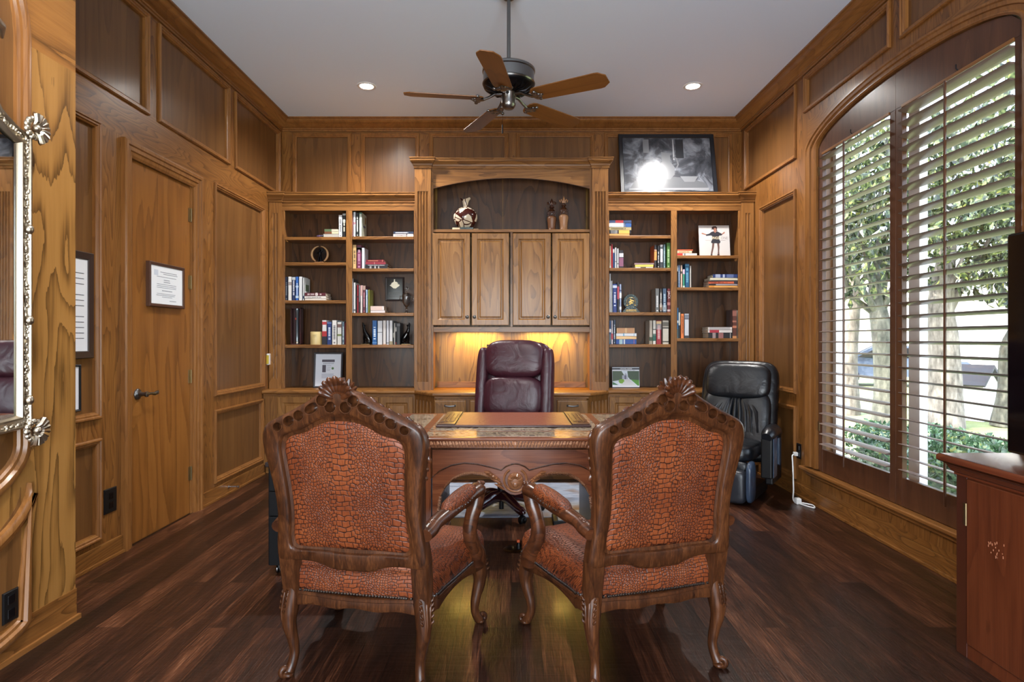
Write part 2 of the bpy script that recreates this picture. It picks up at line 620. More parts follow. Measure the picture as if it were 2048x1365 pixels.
def overlay(prefix, P, area, holes, t, m_rail, m_stile, parent):
    """face frame of rails and stiles of thickness t around rectangular panels (a0, a1, b0, b1)"""
    A0, A1, B0, B1 = area
    bs = sorted({B0, B1} | {h[2] for h in holes} | {h[3] for h in holes})
    bs = [b for b in bs if B0 - 1e-6 <= b <= B1 + 1e-6]
    rail, stile = MB(), MB()

    def bx(mb, a0, a1, b0, b1):
        q = [P(a0, b0, 0), P(a1, b1, t)]
        mb.box(q[0].x, q[1].x, q[0].y, q[1].y, q[0].z, q[1].z)
    for b0, b1 in zip(bs, bs[1:]):
        mid = (b0 + b1) / 2
        hs = sorted([h for h in holes if h[2] < mid < h[3]])
        if not hs:
            bx(rail, A0, A1, b0, b1)
            continue
        a = A0
        for h in hs:
            if h[0] - a > 1e-4: bx(stile, a, h[0], b0, b1)
            a = max(a, h[1])
        if A1 - a > 1e-4: bx(stile, a, A1, b0, b1)
    if rail.v: rail.build(prefix + '_rail', m_rail, parent)
    if stile.v: stile.build(prefix + '_stile', m_stile, parent)


BOLEC = [(0, 0), (0, .012), (.006, .02), (.014, .02), (.019, .013), (.028, .013), (.032, .006), (.04, .002), (.042, -.016)]


def moulding(P, r, parent, mat=None, prof=BOLEC, base=.015, name='panel_moulding'):
    pr = [(d - .012, h + base) for d, h in prof]
    return MB().loops(P, *r, pr, cap=False).build(name, mat or M['mould'], parent)


# ---- left wall with its flush door, and the thicker part nearest the camera
wl = MB().box(-2.6, -2.395, 2.6, BACK + .1, 0, CEIL).build('wall_left', M['field'])
tag(wl, kind='structure')
PL = P_left(-2.395)
ROWF, ROWU, ROWL = (2.775, 3.415), (.85, 2.54), (.15, .715)
left_panels = [(2.93, 3.92, *ROWF), (4.05, 5.04, *ROWF), (5.165, 6.135, *ROWF),
               (2.86, 3.457, *ROWU), (2.86, 3.457, *ROWL), (4.808, 5.745, *ROWU), (4.808, 5.72, *ROWL)]
overlay('wall', PL, (2.78, BACK, 0, CEIL), left_panels + [(3.70, 4.58, 0, 2.49)], .015, M['oak_y'], M['oak_z'], wl)
for r in left_panels: moulding(PL, r, wl)

jog = MB().box(-2.6, -2.02, FRONT, 2.78, 0, 2.53).build('wall_left', M['golden'])
tag(jog, kind='structure')
MB().box(-2.6, -2.0199, FRONT, 2.7802, 2.53, CEIL).build('wall_rail', M['golden_h'], jog)
PJ = P_left(-2.02)
tag(MB().prism([(-1.5, 0), (2.782, 0), (2.782, .145), (-1.5, .145)], PJ, .0005, .004).build('baseboard_left', M['oak_y'], jog), kind='structure')
tag(MB().box(-2.02, -2.004, -1.5, 2.795, 0, .022).build('baseboard_left', M['mould_y'], jog), kind='structure')
# arched panels of that wall: a tall one behind the mirror, a shorter one below
YC, HW = 1.70, .80


def arch_path(z0, z1, up, dn, n=24):
    """closed outline in (Y, Z): straight sides from z0 to z1, elliptical top (up) and bottom (dn; negative = scooped inwards)"""
    pts = [(YC + HW * math.cos(PI * i / n), z1 + up * math.sin(PI * i / n)) for i in range(n + 1)]
    pts += [(YC - HW * math.cos(PI * i / n), z0 - dn * math.sin(PI * i / n)) for i in range(n + 1)]
    return pts


WIDEP = [(0, 0), (0, .02), (.012, .026), (.028, .026), (.036, .014), (.05, .014), (.056, .004), (.07, .001), (.07, -.004), (0, -.004)]
for z0, z1, up, dn in ((.86, 2.54, .62, .30), (.13, .70, -.30, .11)):
    pth = arch_path(z0, z1, up, dn)
    MB().sweep([Vector((-2.019, y, max(z, .012))) for y, z in pth], (1, 0, 0), [(d, h) for d, h in WIDEP], loop=True).build('panel_moulding', M['mould'], jog, smooth=True)
    MB().prism([(YC + (y - YC) * .96, z0 + (max(z, .02) - z0) * .98) for y, z in pth], PJ, .0002, .002).build('panel_field', M['field'], jog)

# door
PD = P_left(-2.395)
door = MB().box(-2.42, -2.392, 3.763, 4.4625, .006, 2.43).build('door_1', M['door'])
tag(door, kind='structure')
CASE = [(0, 0), (0, .026), (.012, .032), (.03, .032), (.036, .024), (.06, .024), (.066, .016), (.085, .014), (.10, .006), (.10, -.006), (0, -.006)]
c = MB()
cp = [(3.655, 0), (3.655, 2.532), (4.585, 2.532), (4.585, 0)]
c.sweep([Vector((-2.38, a, b)) for a, b in cp], (1, 0, 0), [(-d, h) for d, h in CASE])
c.build('door_casing', M['mould'], door)
MB().box(-2.41, -2.385, 4.4655, 4.50, 0, 2.44).build('door_jamb', M['mould'], door)
for zz in (.30, 1.02, 1.72, 2.22):
    h = MB().lathe([(.006, -.05), (.006, .05)], (-2.384, 4.466, zz), 10)
    h.box(-2.392, -2.388, 4.44, 4.492, zz - .05, zz + .05)
    h.build('hinge', M['brass'], door)
hd = MB()
hy, hz = 3.835, .945
hd.lathe([(.0, 0), (.036, 0), (.036, .006), (.03, .012), (.016, .016), (.012, .05), (.018, .054), (.018, .066), (.008, .07), (0, .07)], seg=20, M=Matrix.Translation((-2.392, hy, hz)) @ Matrix.Rotation(PI / 2, 4, 'Y'))
hd.tube([(-2.332, hy, hz), (-2.328, hy + .04, hz + .002), (-2.326, hy + .075, hz - .004), (-2.328, hy + .105, hz + .002), (-2.33, hy + .125, hz + .012)], [.008, .008, .011, .013, .004], 10)
hd.build('door_handle', M['pewter'], door, smooth=True)
for a0, a1 in ((2.78, 3.655), (4.585, 5.74)):
    tag(MB().box(-2.38, -2.366, a0, a1, 0, .108).box(-2.366, -2.353, a0, a1, 0, .02).build('baseboard_left', M['oak_y'], wl, bevel=.003), kind='structure')

# ---- back wall
wb = MB().box(-2.6, 2.6, BACK, BACK + .15, 0, CEIL).build('wall_back', M['field'])
tag(wb, kind='structure')
PB = P_back(BACK)
back_panels = [(-2.25, -1.668, 2.5, 3.415), (-1.545, -.965, 2.5, 3.415), (-.84, -.045, 2.5, 3.415), (.06, .845, 2.5, 3.415), (.97, 2.27, 2.5, 3.415)]
overlay('wall', PB, (-WX, WX, 0, CEIL), back_panels, .015, M['oak_x'], M['oak_z'], wb)
for r in back_panels: moulding(PB, r, wb)

# ---- right wall with the arched window opening
AY, AZ = 3.7265, 2.775          # centre of the arch
AI, BI, AO, BO = .9405, .185, 1.10, .268


def arch_z(y, a, b):
    q = 1 - ((y - AY) / a) ** 2
    return AZ + b * math.sqrt(max(q, 0))


wr = MB()
X0, X1 = 2.395, 2.56
wr.box(X0, X1, FRONT, AY - AI, 0, CEIL).box(X0, X1, AY + AI, BACK + .1, 0, CEIL).box(X0, X1, AY - AI, AY + AI, 0, .27)
N = 28
ys = [AY - AI * math.cos(PI * i / N) for i in range(N + 1)]
for y0, y1 in zip(ys, ys[1:]):
    z0, z1 = arch_z(y0, AI, BI), arch_z(y1, AI, BI)
    wr.prism([(y0, z0), (y1, z1), (y1, CEIL), (y0, CEIL)], lambda a, b, h: Vector((h, a, b)), X0, X1)
wr = wr.build('wall_right', M['field'])
tag(wr, kind='structure')
PR = P_right(2.395)
right_panels = [(5.02, 6.09, 2.82, 3.415), (3.775, 4.857, 3.14, 3.415), (2.60, 3.65, 3.14, 3.415), (5.024, 5.723, *ROWU), (5.024, 5.723, .14, .723)]
win_hole = (AY - AO, AY + AO, .27, 3.05)
overlay('wall', PR, (-1.5, BACK, 0, CEIL), right_panels + [win_hole], .015, M['oak_y'], M['oak_z'], wr)
sp = MB()
ys = [AY - AO * math.cos(PI * i / N) for i in range(N + 1)]
for y0, y1 in zip(ys, ys[1:]):
    sp.prism([(y0, arch_z(y0, AO - .04, BO - .02)), (y1, arch_z(y1, AO - .04, BO - .02)), (y1, 3.0505), (y0, 3.0505)], PR, 0, .015)
sp.build('wall_spandrel', M['oak_y'], wr)
for r in right_panels: moulding(PR, r, wr)
tag(MB().box(2.366, 2.38, 2.3, 6.1, 0, .105).box(2.353, 2.366, 2.3, 6.1, 0, .02).build('baseboard_right', M['oak_y'], wr, bevel=.003), kind='structure')

# ---- wall behind the camera with an opening added to let the fill light in, and the crown
wf = MB().box(-2.6, -1.5, FRONT - .15, FRONT, 0, CEIL).box(1.5, 2.6, FRONT - .15, FRONT, 0, CEIL).box(-1.5, 1.5, FRONT - .15, FRONT, 2.6, CEIL).build('wall_front', M['field'])
tag(wf, kind='structure')
CROWN = [(0, 0), (.112, 0), (.112, .012), (.098, .016), (.092, .03), (.07, .05), (.046, .064), (.03, .084), (.022, .088), (.022, .1), (.014, .104), (.014, .118), (0, .118)]
poly = [(-WX, BACK - .015), (WX, BACK - .015), (WX, FRONT), (-2.02, FRONT), (-2.02, 2.78), (-WX, 2.78)]
tag(MB().sweep([Vector((x, y, CEIL)) for x, y in poly], (0, 0, -1), CROWN, loop=True).build('trim_1', M['mould_y'], smooth=True), kind='structure')

# ---- window: casing, sill, white sashes, glass
win = thing('window_1', None, None)
tag(win, kind='structure')
rings = []
CP = [(0, -.02), (0, .012), (.10, .02), (.18, .02), (.22, .012), (.45, .014), (.5, .024), (.72, .026), (.8, .034), (.95, .034), (1.0, .028), (1.0, -.01)]


def ring(yi, zi, yo, zo):
    return [Vector((2.38 - h, yi + (yo - yi) * f, zi + (zo - zi) * f)) for f, h in CP]


path = [(AY - AI, .285, AY - AO, .285)]
for i in range(0, 41):
    t = PI - PI * i / 40
    path.append((AY + AI * math.cos(t), AZ + BI * math.sin(t), AY + AO * math.cos(t), AZ + BO * math.sin(t)))
path.append((AY + AI, .285, AY + AO, .285))
MB().rings([ring(*p) for p in path]).build('window_casing', M['mould'], win, smooth=math.radians(30))
MB().box(2.335, 2.52, AY - AO - .06, AY + AO + .06, .245, .272).build('window_sill', M['mould_y'], win, bevel=.008, seg=3)
MB().box(2.36, 2.38, AY - AO - .02, AY + AO + .02, .215, .245).build('window_apron', M['mould_y'], win, bevel=.004)
fr = MB()
for y0, y1 in ((AY - AI, AY - AI + .045), (AY + AI - .045, AY + AI), (AY - .05, AY + .05)):
    fr.box(2.50, 2.55, y0, y1, .27, 2.95 if abs(y0 - AY) < .1 else 2.80)
fr.box(2.50, 2.55, AY - AI, AY + AI, .27, .345)
for y0, y1 in zip(ys, ys[1:]):
    if AY - AI < y0 and y1 < AY + AI:
        fr.prism([(y0, arch_z(y0, AI, BI) - .05), (y1, arch_z(y1, AI, BI) - .05), (y1, arch_z(y1, AI, BI)), (y0, arch_z(y0, AI, BI))], lambda a, b, h: Vector((h, a, b)), 2.50, 2.55)
fr.build('window_frame', M['white_trim'], win)
g = NT('window_pane')
tr = g.n('ShaderNodeBsdfTransparent')
gl = g.n('ShaderNodeBsdfGlossy')
gl.inputs['Roughness'].default_value = .02
mx = g.n('ShaderNodeMixShader')
mx.inputs[0].default_value = .06
g.l(tr.outputs[0], mx.inputs[1])
g.l(gl.outputs[0], mx.inputs[2])
g.l(mx.outputs[0], g.t.nodes['Material Output'].inputs['Surface'])
M['pane'] = g.m
gp = MB()
for a0, a1 in ((AY - AI + .04, AY - .045), (AY + .045, AY + AI - .04)):
    pts = [(a0, .34), (a1, .34)] + [(a1 + (a0 - a1) * i / 8, arch_z(a1 + (a0 - a1) * i / 8, AI, BI) - .045) for i in range(9)]
    gp.prism(pts, lambda a, b, h: Vector((h, a, b)), 2.523, 2.527)
gp.build('window_glass', M['pane'], win)

# ---- plantation shutters: two hinged panels
LZ0, LZ1, NL = .455, 2.725, 29


def shutter(label, y0, y1, tilt, rod_y, hinge_y):
    """y0 < y1: outer edges; louvers between the stiles"""
    t = thing('window_shutter', label, 'shutter', (2.386, (y0 + y1) / 2, 0), group=None)
    c = (y0 + y1) / 2
    w = .058
    for a0, a1 in ((y0, y0 + w), (y1 - w, y1)):
        MB().box(0, .032, a0 - c, a1 - c, .276, LZ1).build('stile', M['blind'], t, bevel=.003)
    MB().box(0, .032, y0 + w - c, y1 - w - c, .276, LZ0 - .005).build('bottom_rail', M['blind'], t, bevel=.003)
    n = 12
    top = [(y1 - (y1 - y0) * i / n) for i in range(n + 1)]
    MB().prism([(y0 - c, LZ1), (y1 - c, LZ1)] + [(y - c, max(arch_z(y, AI - .004, BI - .004), LZ1 + .002)) for y in top], lambda a, b, h: Vector((h, a, b)), 0.0, .03).build('head_panel', M['blind'], t)
    MB().box(-.006, .004, y0 + w - c, y1 - w - c, LZ1 - .012, LZ1 + .006).build('head_bead', M['mould_y'], t, bevel=.002)
    prof = []
    k = 10
    for i in range(k):
        a = 2 * PI * i / k
        prof.append((.044 * math.copysign(abs(math.cos(a)) ** .8, math.cos(a)), .0055 * math.sin(a)))
    ca, sa = math.cos(tilt), math.sin(tilt)
    L0, L1 = y0 + w + .002 - c, y1 - w - .002 - c
    r = [[Vector((x * ca - z * sa, y, x * sa + z * ca)) for x, z in prof] for y in (L0, L1)]
    me = MB().rings(r).mesh('louver', smooth=True)
    me.materials.append(M['louver'])
    for i in range(NL):
        o = bpy.data.objects.new('louver', me)
        COL.objects.link(o)
        o.parent = t
        o.location = (.016, 0, LZ0 + (LZ1 - LZ0) * (i + .5) / NL)
    rod = MB().box(-.036, -.024, rod_y - .006 - c, rod_y + .006 - c, LZ0 - .07, LZ1 - .02)
    rod.build('tilt_rod', M['blind'], t, bevel=.003)
    MB().tube([(-.004, rod_y - .06 - c, LZ1 + .01), (-.014, rod_y - .06 - c, LZ1 + .018), (-.014, rod_y - .06 - c, LZ1 + .04)], .003, 6).build('magnet_catch', M['black_metal'], t)
    for zz in (.62, 2.60):
        MB().box(-.004, 0, hinge_y - .012 - c, hinge_y + .012 - c, zz - .035, zz + .035).build('hinge', M['brass'], t)
    return t


shutter('dark wood shutter panel nearer the bookcases, its louvers nearly level', 3.7275, AY + AI - .002, math.radians(3), 4.256, AY + AI - .008)
shutter('dark wood shutter panel above the red wood cabinet, louvers tipped down outwards', AY - AI + .002, 3.7255, math.radians(-11), 3.262, AY - AI + .008)
# ================================================================ BUILT-IN CABINETRY
YW, YH, YN = 5.90, 5.72, 6.03          # faces of the bookcases, of the hutch; back of the hutch niches
CT = .81                               # counter height
W_TOP, W_OPEN = 2.735, 2.561


def fluted(mb, x0, x1, y, yb, z0, z1, flutes, margin, zf0, zf1):
    """pilaster with round-bottomed vertical grooves between zf0 and zf1"""
    w = (x1 - x0 - 2 * margin) / flutes
    prof = [(x0, yb), (x0, y)]
    for i in range(flutes):
        a = x0 + margin + w * i
        prof.append((a + w * .14, y))
        for k in range(1, 6):
            th = PI * k / 6
            prof.append((a + w * .5 - w * .36 * math.cos(th), y + .011 * math.sin(th)))
        prof.append((a + w * .86, y))
    prof += [(x1, y), (x1, yb)]
    mb.prism(prof, lambda a, b, h: Vector((a, b, h)), zf0, zf1)
    mb.box(x0, x1, y, yb, z0, zf0).box(x0, x1, y, yb, zf1, z1)


def cornice(mb, x0, x1, yf, yb, z0, prof, side=None):
    rings = []
    for d, h in prof:
        l, r = (0 if side else d), (0 if side else d)
        rings.append([Vector((x0 - l, yb, z0 + h)), Vector((x0 - l, yf - d, z0 + h)), Vector((x1 + r, yf - d, z0 + h)), Vector((x1 + r, yb, z0 + h))])
    mb.rings(rings, closed=True, caps=True)


CORN = [(0, 0), (.008, .004), (.008, .018), (.014, .024), (.020, .040), (.034, .060), (.040, .066), (.040, .084), (.046, .088), (.046, .096), (.0, .097)]
SHELF_L, SHELF_R = (-2.232, -1.627), (-1.568, -.959)
shelves = {'L': [([474, 525, 601, 690], SHELF_L), ([473, 537, 626, 690], SHELF_R)],
           'R': [([471, 536, 625, 689], (.959, 1.568)), ([511, 575, 677], (1.627, 2.237))]}


def bookcase(side, label):
    sg = -1 if side == 'L' else 1
    t = thing('bookcase', label, 'bookcase', (0, 0, 0))
    xo, xi = sg * 2.375, sg * .926
    a, b = min(xo, xi), max(xo, xi)
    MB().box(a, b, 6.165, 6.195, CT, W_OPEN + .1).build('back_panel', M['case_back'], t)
    st = MB()
    for u in (2.245, 1.5975, .946):
        hw = .0295 if u == 1.5975 else .0135
        st.box(sg * (u - hw), sg * (u + hw), YW, YW + .02, CT, W_OPEN)
    st.build('face_stile', M['case_z'], t, bevel=.002)
    dv = MB()
    for u in (2.264, 1.5975, .942):
        hw = .010 if u < 2 else .0085
        dv.box(sg * (u - hw), sg * (u + hw), YW + .02, 6.165, CT, W_OPEN + .06)
    dv.build('side_panel', M['case_z'], t)
    MB().box(a, b, YW, YW + .02, W_OPEN, W_TOP - .09).build('face_rail', M['case_x'], t, bevel=.002)
    MB().box(a, b, YW - .004, YW, W_OPEN + .048, W_OPEN + .055).build('frieze_bead', M['case_x'], t)
    MB().box(a, b, YW + .02, 6.165, W_OPEN + .02, W_OPEN + .04).build('top_panel', M['case_x'], t)
    p = MB()
    q0, q1 = sg * 2.255, sg * 2.372
    fluted(p, min(q0, q1), max(q0, q1), YW - .03, YW + .02, CT, W_TOP - .09, 2, .03, CT + .10, W_OPEN - .03)
    p.build('pilaster', M['case_z'], t, smooth=math.radians(50))
    c = MB()
    cornice(c, a, b, YW, 6.19, W_TOP - .097, CORN, side)
    c.build('cornice', M['case_x'], t)
    c = MB()
    cornice(c, min(q0, q1), max(q0, q1), YW - .03, YW + .06, W_TOP - .0972, CORN)
    c.build('cornice', M['case_x'], t)
    for vs, (x0, x1) in shelves[side]:
        for v in vs:
            zt = Z(v, YW)
            s = MB().box(x0 + .001 - .004, x1 - .001 + .004, YW + .018, 6.165, zt - .026, zt)
            s.box(x0 + .001, x1 - .001, YW + .0, YW + .018, zt - .032, zt - .0005)
            s.build('shelf', M['case_x'], t, bevel=.004, seg=2)
    return t


bookcase('L', 'built-in oak bookcase beside the closed door, two bays of shelves')
bookcase('R', 'built-in oak bookcase behind the black recliner, poster on its top')

# ---- hutch
ht = thing('hutch', 'tall oak centre hutch with an arched niche above four cabinet doors', 'cabinet')
HO, HP, HI = .918, .765, .745
for sg in (-1, 1):
    p = MB()
    a, b = sorted((sg * HO, sg * HP))
    fluted(p, a, b, YH - .03, YH + .02, CT, 2.935, 4, .022, CT + .08, 2.70)
    p.build('pilaster', M['case_z'], ht, smooth=math.radians(50))
    MB().box(a, b, YH + .02, 6.19, CT, 2.94).build('side_panel', M['case_z'], ht)
    c = MB()
    cornice(c, a, b, YH - .03, YH + .05, 2.918, CORN)
    c.build('capital', M['case_x'], ht)
    s = MB().box(sg * HP, sg * HI, YH, YH + .02, CT, 2.935)
    s.build('face_stile', M['case_z'], ht)
c = MB()
cornice(c, -HP, HP, YH, 6.19, 2.918, CORN)
c.build('cornice', M['case_x'], ht)
ar = MB()
xs = [-HI + 2 * HI * i / 32 for i in range(33)]
az = lambda x: 2.735 + .10 * (1 - (x / HI) ** 2)
for x0, x1 in zip(xs, xs[1:]):
    ar.prism([(x0, az(x0)), (x1, az(x1)), (x1, 2.925), (x0, 2.925)], lambda a, b, h: Vector((a, YH + h, b)), 0, .022)
ar.build('arched_rail', M['case_x'], ht)
MB().box(-HP, HP, YN, YN + .02, CT, 2.93).build('back_panel', M['niche'], ht)
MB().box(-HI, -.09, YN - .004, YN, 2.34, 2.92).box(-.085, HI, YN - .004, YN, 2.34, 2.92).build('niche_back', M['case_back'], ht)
MB().box(-HI, HI, YN - .018, YN, CT, .87).build('back_cleat', M['case_x'], ht, bevel=.003)
for z0, z1 in ((2.316, 2.344), (1.362, 1.414)):
    MB().box(-HI, HI, YH - (.004 if z0 > 2 else 0), YH + .02, z0, z1).build('face_rail', M['case_x'], ht, bevel=.003)
for z0, z1 in ((2.32, 2.342), (1.395, 1.412)):
    MB().box(-HI, HI, YH + .02, YN, z0, z1).build('cabinet_floor', M['case_x'], ht)
MB().box(-.01, .01, YH, YH + .02, 1.414, 2.316).build('centre_stile', M['case_z'], ht)
RAISED = [(0, 0), (0, .018), (.004, .021), (.052, .021), (.058, .015), (.064, .011), (.072, .011), (.084, .019), (.09, .0195)]
PH = P_back(YH)
ds = [(864.5, 940, 1), (943.5, 1018, 0), (1026, 1101.5, 1), (1104.5, 1179, 0)]
for u0, u1, side in ds:
    x0, x1 = X(u0, YH - .02), X(u1, YH - .02)
    d = MB().loops(PH, x0, x1, 1.428, 2.303, RAISED).build('door', M['panel_door'], ht, smooth=math.radians(25))
    kx = (x1 - .026) if side else (x0 + .026)
    MB().lathe([(0, 0), (.011, 0), (.008, .008), (.007, .014), (.016, .018), (.017, .024), (.012, .029), (0, .031)], seg=16, M=Matrix.Translation((kx, YH - .021, 1.507)) @ Matrix.Rotation(PI / 2, 4, 'X')).build('knob', M['pewter'], d, smooth=True)

# ---- base cabinets and the one-piece counter
YBW, YBC, XC = 5.745, 5.48, .705
ct_poly = [(-2.376, 6.19), (-2.376, YBW - .035), (-.925, YBW - .035), (-XC - .012, YBC - .035), (XC + .012, YBC - .035), (.925, YBW - .035), (2.376, YBW - .035), (2.376, 6.19)]
ctp = MB()
rg = []
for d, h in ((.012, 0), (.003, .004), (0, .012), (0, .022), (.006, .032), (.014, .036)):
    q = []
    for x, y in ct_poly:
        q.append(Vector((x, y + (d if y < 6 else 0), CT - .036 + h)))
    rg.append(q)
ctp.rings(rg)
ct = ctp.build('countertop', M['case_x'], smooth=math.radians(35))
tag(ct, 'long stained oak countertop running under the bookcases and hutch', 'countertop')


def base(label, x0, x1, yf, fronts, drawers):
    t = thing('base_cabinet', label, 'cabinet', ((x0 + x1) / 2, yf, 0))
    ox = (x0 + x1) / 2
    ins = .04 if drawers else 0
    MB().box(x0 - ox + ins, x1 - ox - ins, .02, 6.19 - yf, .09, CT - .037).build('carcass', M['case_z'], t)
    MB().box(x0 - ox + ins * .5, x1 - ox - ins * .5, .0, .02, .09, CT - .037).build('face_frame', M['case_z'], t)
    MB().box(x0 - ox + ins, x1 - ox - ins, .06, .08, 0, .09).build('toe_kick', M['case_x'], t)
    MB().box(x0 - ox, x1 - ox, -.012, 0, CT - .056, CT - .037).build('under_moulding', M['case_x'], t, bevel=.004)
    P = P_back(0)
    for a, b in fronts:
        a, b = a - ox, b - ox
        z1 = .742
        if drawers:
            d = MB().loops(P, a, b, .602, z1, [(0, 0), (0, .014), (.006, .02), (.012, .021)]).build('drawer', M['panel_door'], t)
            c = (a + b) / 2
            MB().tube([(c - .045, -.022, .69), (c - .04, -.042, .69), (c, -.046, .686), (c + .04, -.042, .69), (c + .045, -.022, .69)], [.006, .006, .008, .006, .006], 8).sq((c - .045, -.024, .69), (.01, .008, .01)).sq((c + .045, -.024, .69), (.01, .008, .01)).build('pull', M['pewter'], d, smooth=True)
            z1 = .588
        MB().loops(P, a, b, .13, z1, RAISED).build('door', M['panel_door'], t, smooth=math.radians(25))
    return t


def spans(us, Y):
    return [(X(a, Y), X(b, Y)) for a, b in us]


base('low oak base cabinet under the bookcase by the closed door', -2.376, -.925, YBW, spans([(555, 620), (624, 690), (695, 757), (761, 826)], 5.73), False)
base('low oak base cabinet behind the chair by the recliner', .925, 2.376, YBW, spans([(1219, 1283), (1287, 1351), (1356, 1420), (1424, 1489)], 5.73), False)
mid_base = base('middle oak base cabinet with drawers behind the burgundy chair', -XC, XC, YBC, spans([(868, 932), (939, 1018), (1028, 1106), (1114, 1177)], 5.46), True)
for sg in (-1, 1):
    t = mid_base
    off_ = Matrix.Translation((sg * XC, 0, 0))
    p = MB()
    L = math.hypot(.925 - XC, YBW - YBC)
    fluted(p, 0, L, 0, .03, .09, CT - .037, 5, .02, .14, .72)
    ang = math.atan2(YBW - YBC, .925 - XC)
    if sg > 0: Mx = Matrix.Rotation(ang, 4, 'Z')
    else: Mx = Matrix.Rotation(-ang, 4, 'Z') @ Matrix.Translation((-L, 0, 0))
    Mx = off_ @ Mx
    q = MB().add(p.v, p.f, Mx)
    q.build('fluted_corner', M['case_z'], t, smooth=math.radians(50))
    k = MB().box(0, L, .03, .05, 0, .09)
    MB().add(k.v, k.f, Mx).build('toe_kick', M['case_x'], t)

# ---- lamps under the wall cabinet
M['warm_tube'] = plain('lit_warm_tube', (1, .8, .4), .5, emit=((1.0, .66, .16, 1), 30.0))
for sg, lab in ((-1, 'door'), (1, 'window')):
    t = thing('cabinet_light', 'lit warm strip light under the wall cabinet on the %s side of the burgundy chair' % lab, 'light', (sg * .36, 5.93, 1.3945))
    MB().box(-.24, .24, -.03, .03, -.022, 0).build('housing', M['white'], t)
    MB().box(-.22, .22, -.018, .018, -.030, -.022).build('tube', M['warm_tube'], t, bevel=.003)
    ld = bpy.data.lights.new('cabinet_lamp', 'AREA')
    ld.shape = 'RECTANGLE'
    ld.size, ld.size_y = .44, .03
    ld.energy = UNDER_POWER
    ld.color = (1.0, .66, .12)
    lo = bpy.data.objects.new('lamp', ld)
    COL.objects.link(lo)
    lo.parent = t
    lo.location = (0, 0, -.034)
# ================================================================ THINGS ON THE SHELVES
YB = 5.935          # plane of the spines
WHT, CRM, BLK, NVY, BLU, RED = (222, 222, 222), (206, 198, 176), (24, 23, 26), (30, 40, 72), (38, 84, 150), (150, 36, 40)
MAR, TAN, ORG, GRN, TEAL, GRY = (88, 28, 42), (198, 168, 116), (222, 122, 58), (66, 110, 44), (30, 84, 116), (132, 134, 138)


def marks(mb, a0, a1, b, h, y, rng, vertical=False):
    """a row of small blocks the size of the printed letters"""
    a = a0
    while a < a1:
        w = h * rng.uniform(.35, .75)
        if rng.random() < .14:
            a += h * .5
            continue
        if vertical: mb.box(b - h / 2, b + h / 2, y - .0006, y, a, min(a + w, a1))
        else: mb.box(a, min(a + w, a1), y - .0006, y, b - h / 2, b + h / 2)
        a += w + h * .22


def book_up(label, u0, u1, v, zs, col, group, bands=(), ink=None, depth=.17, title=None, dy=0.0, lean=0.0, tcol=None, side=None):
    """upright book: spine towards the room. bands: (from, to, colour) as fractions of the height"""
    rng = random.Random(hash((u0, v)) & 0xffff)
    Yf = YB + dy
    x0, x1 = X(u0, Yf), X(u1, Yf)
    w, h = x1 - x0 - .0006, Z(v, Yf) - zs
    t = thing('book', label, 'book', ((x0 + x1) / 2, Yf, zs), 0, group)
    t.rotation_euler = (0, lean, 0)
    c = min(.003, w * .22)
    d = min(depth, 6.155 - Yf)
    cov = MB().box(-w / 2, w / 2, 0, c, 0, h).box(-w / 2, -w / 2 + c, 0, d, 0, h).box(w / 2 - c, w / 2, 0, d, 0, h)
    co = cov.build('cover', paint(*col), t)
    MB().box(-w / 2 + c, w / 2 - c, c, d - .004, .004, h - .004).build('pages', M['pages'], t)
    for a, b, bc in bands:
        MB().box(-w / 2 + .0003, w / 2 - .0003, -.0005, 0, a * h, b * h).build('spine_band', paint(*bc), co)
    if side:
        for sa, sb, s0, s1, sc_, bc in side:
            xx = sc_ * w / 2
            MB().box(xx - .0004, xx + .0004, d * sa, d * sb, h * s0, h * s1).build('cover_print', paint(*bc), co)
    if title:
        tx, size, frac, tc = title
        text(tx, size, 'title', paint(*tc), t, (0, -.0012, h * frac), (PI / 2, PI / 2, 0))
    elif ink and w > .008:
        m = MB()
        marks(m, h * .22, h * rng.uniform(.7, .86), 0, w * .42, -.0005, rng, True)
        m.build('title', paint(*ink), t)
        if rng.random() < .6: MB().box(-w * .18, w * .18, -.001, -.0005, h * .05, h * .05 + w * .3).build('spine_emblem', paint(*ink), t)
    return t


def book_flat(label, u0, u1, v0, v1, zs, col, group, ink=None, bands=(), depth=.19, dy=0.0, rz=0.0, title=None, z_abs=None):
    """book lying flat: spine towards the room"""
    rng = random.Random(hash((u0, v0)) & 0xffff)
    Yf = YB + dy
    x0, x1 = X(u0, Yf), X(u1, Yf)
    w = x1 - x0
    z0 = z_abs if z_abs is not None else zs
    h = (v1 - v0) / F * Yf
    t = thing('book', label, 'book', ((x0 + x1) / 2, Yf, z0), rz, group)
    d = min(depth, 6.15 - Yf)
    c = min(.003, h * .22)
    co = MB().box(-w / 2, w / 2, 0, c, 0, h).box(-w / 2, w / 2, 0, d, 0, c).box(-w / 2, w / 2, 0, d, h - c, h).build('cover', paint(*col), t)
    MB().box(-w / 2 + .003, w / 2 - .003, c, d - .004, c, h - c).build('pages', M['pages'], t)
    for a, b, bc in bands:
        MB().box(-w / 2 + w * a, -w / 2 + w * b, -.0006, 0, .0004, h - .0004).build('spine_band', paint(*bc), co)
    if title:
        tx, size, frac, tc = title
        text(tx, size, 'title', paint(*tc), t, (-w / 2 + w * frac, -.0012, h / 2), (PI / 2, 0, 0))
    elif ink and h > .012:
        m = MB()
        marks(m, -w / 2 + w * .1, -w / 2 + w * rng.uniform(.6, .85), h / 2, h * .42, -.0006, rng)
        m.build('title', paint(*ink), t)
    return t, z0 + h


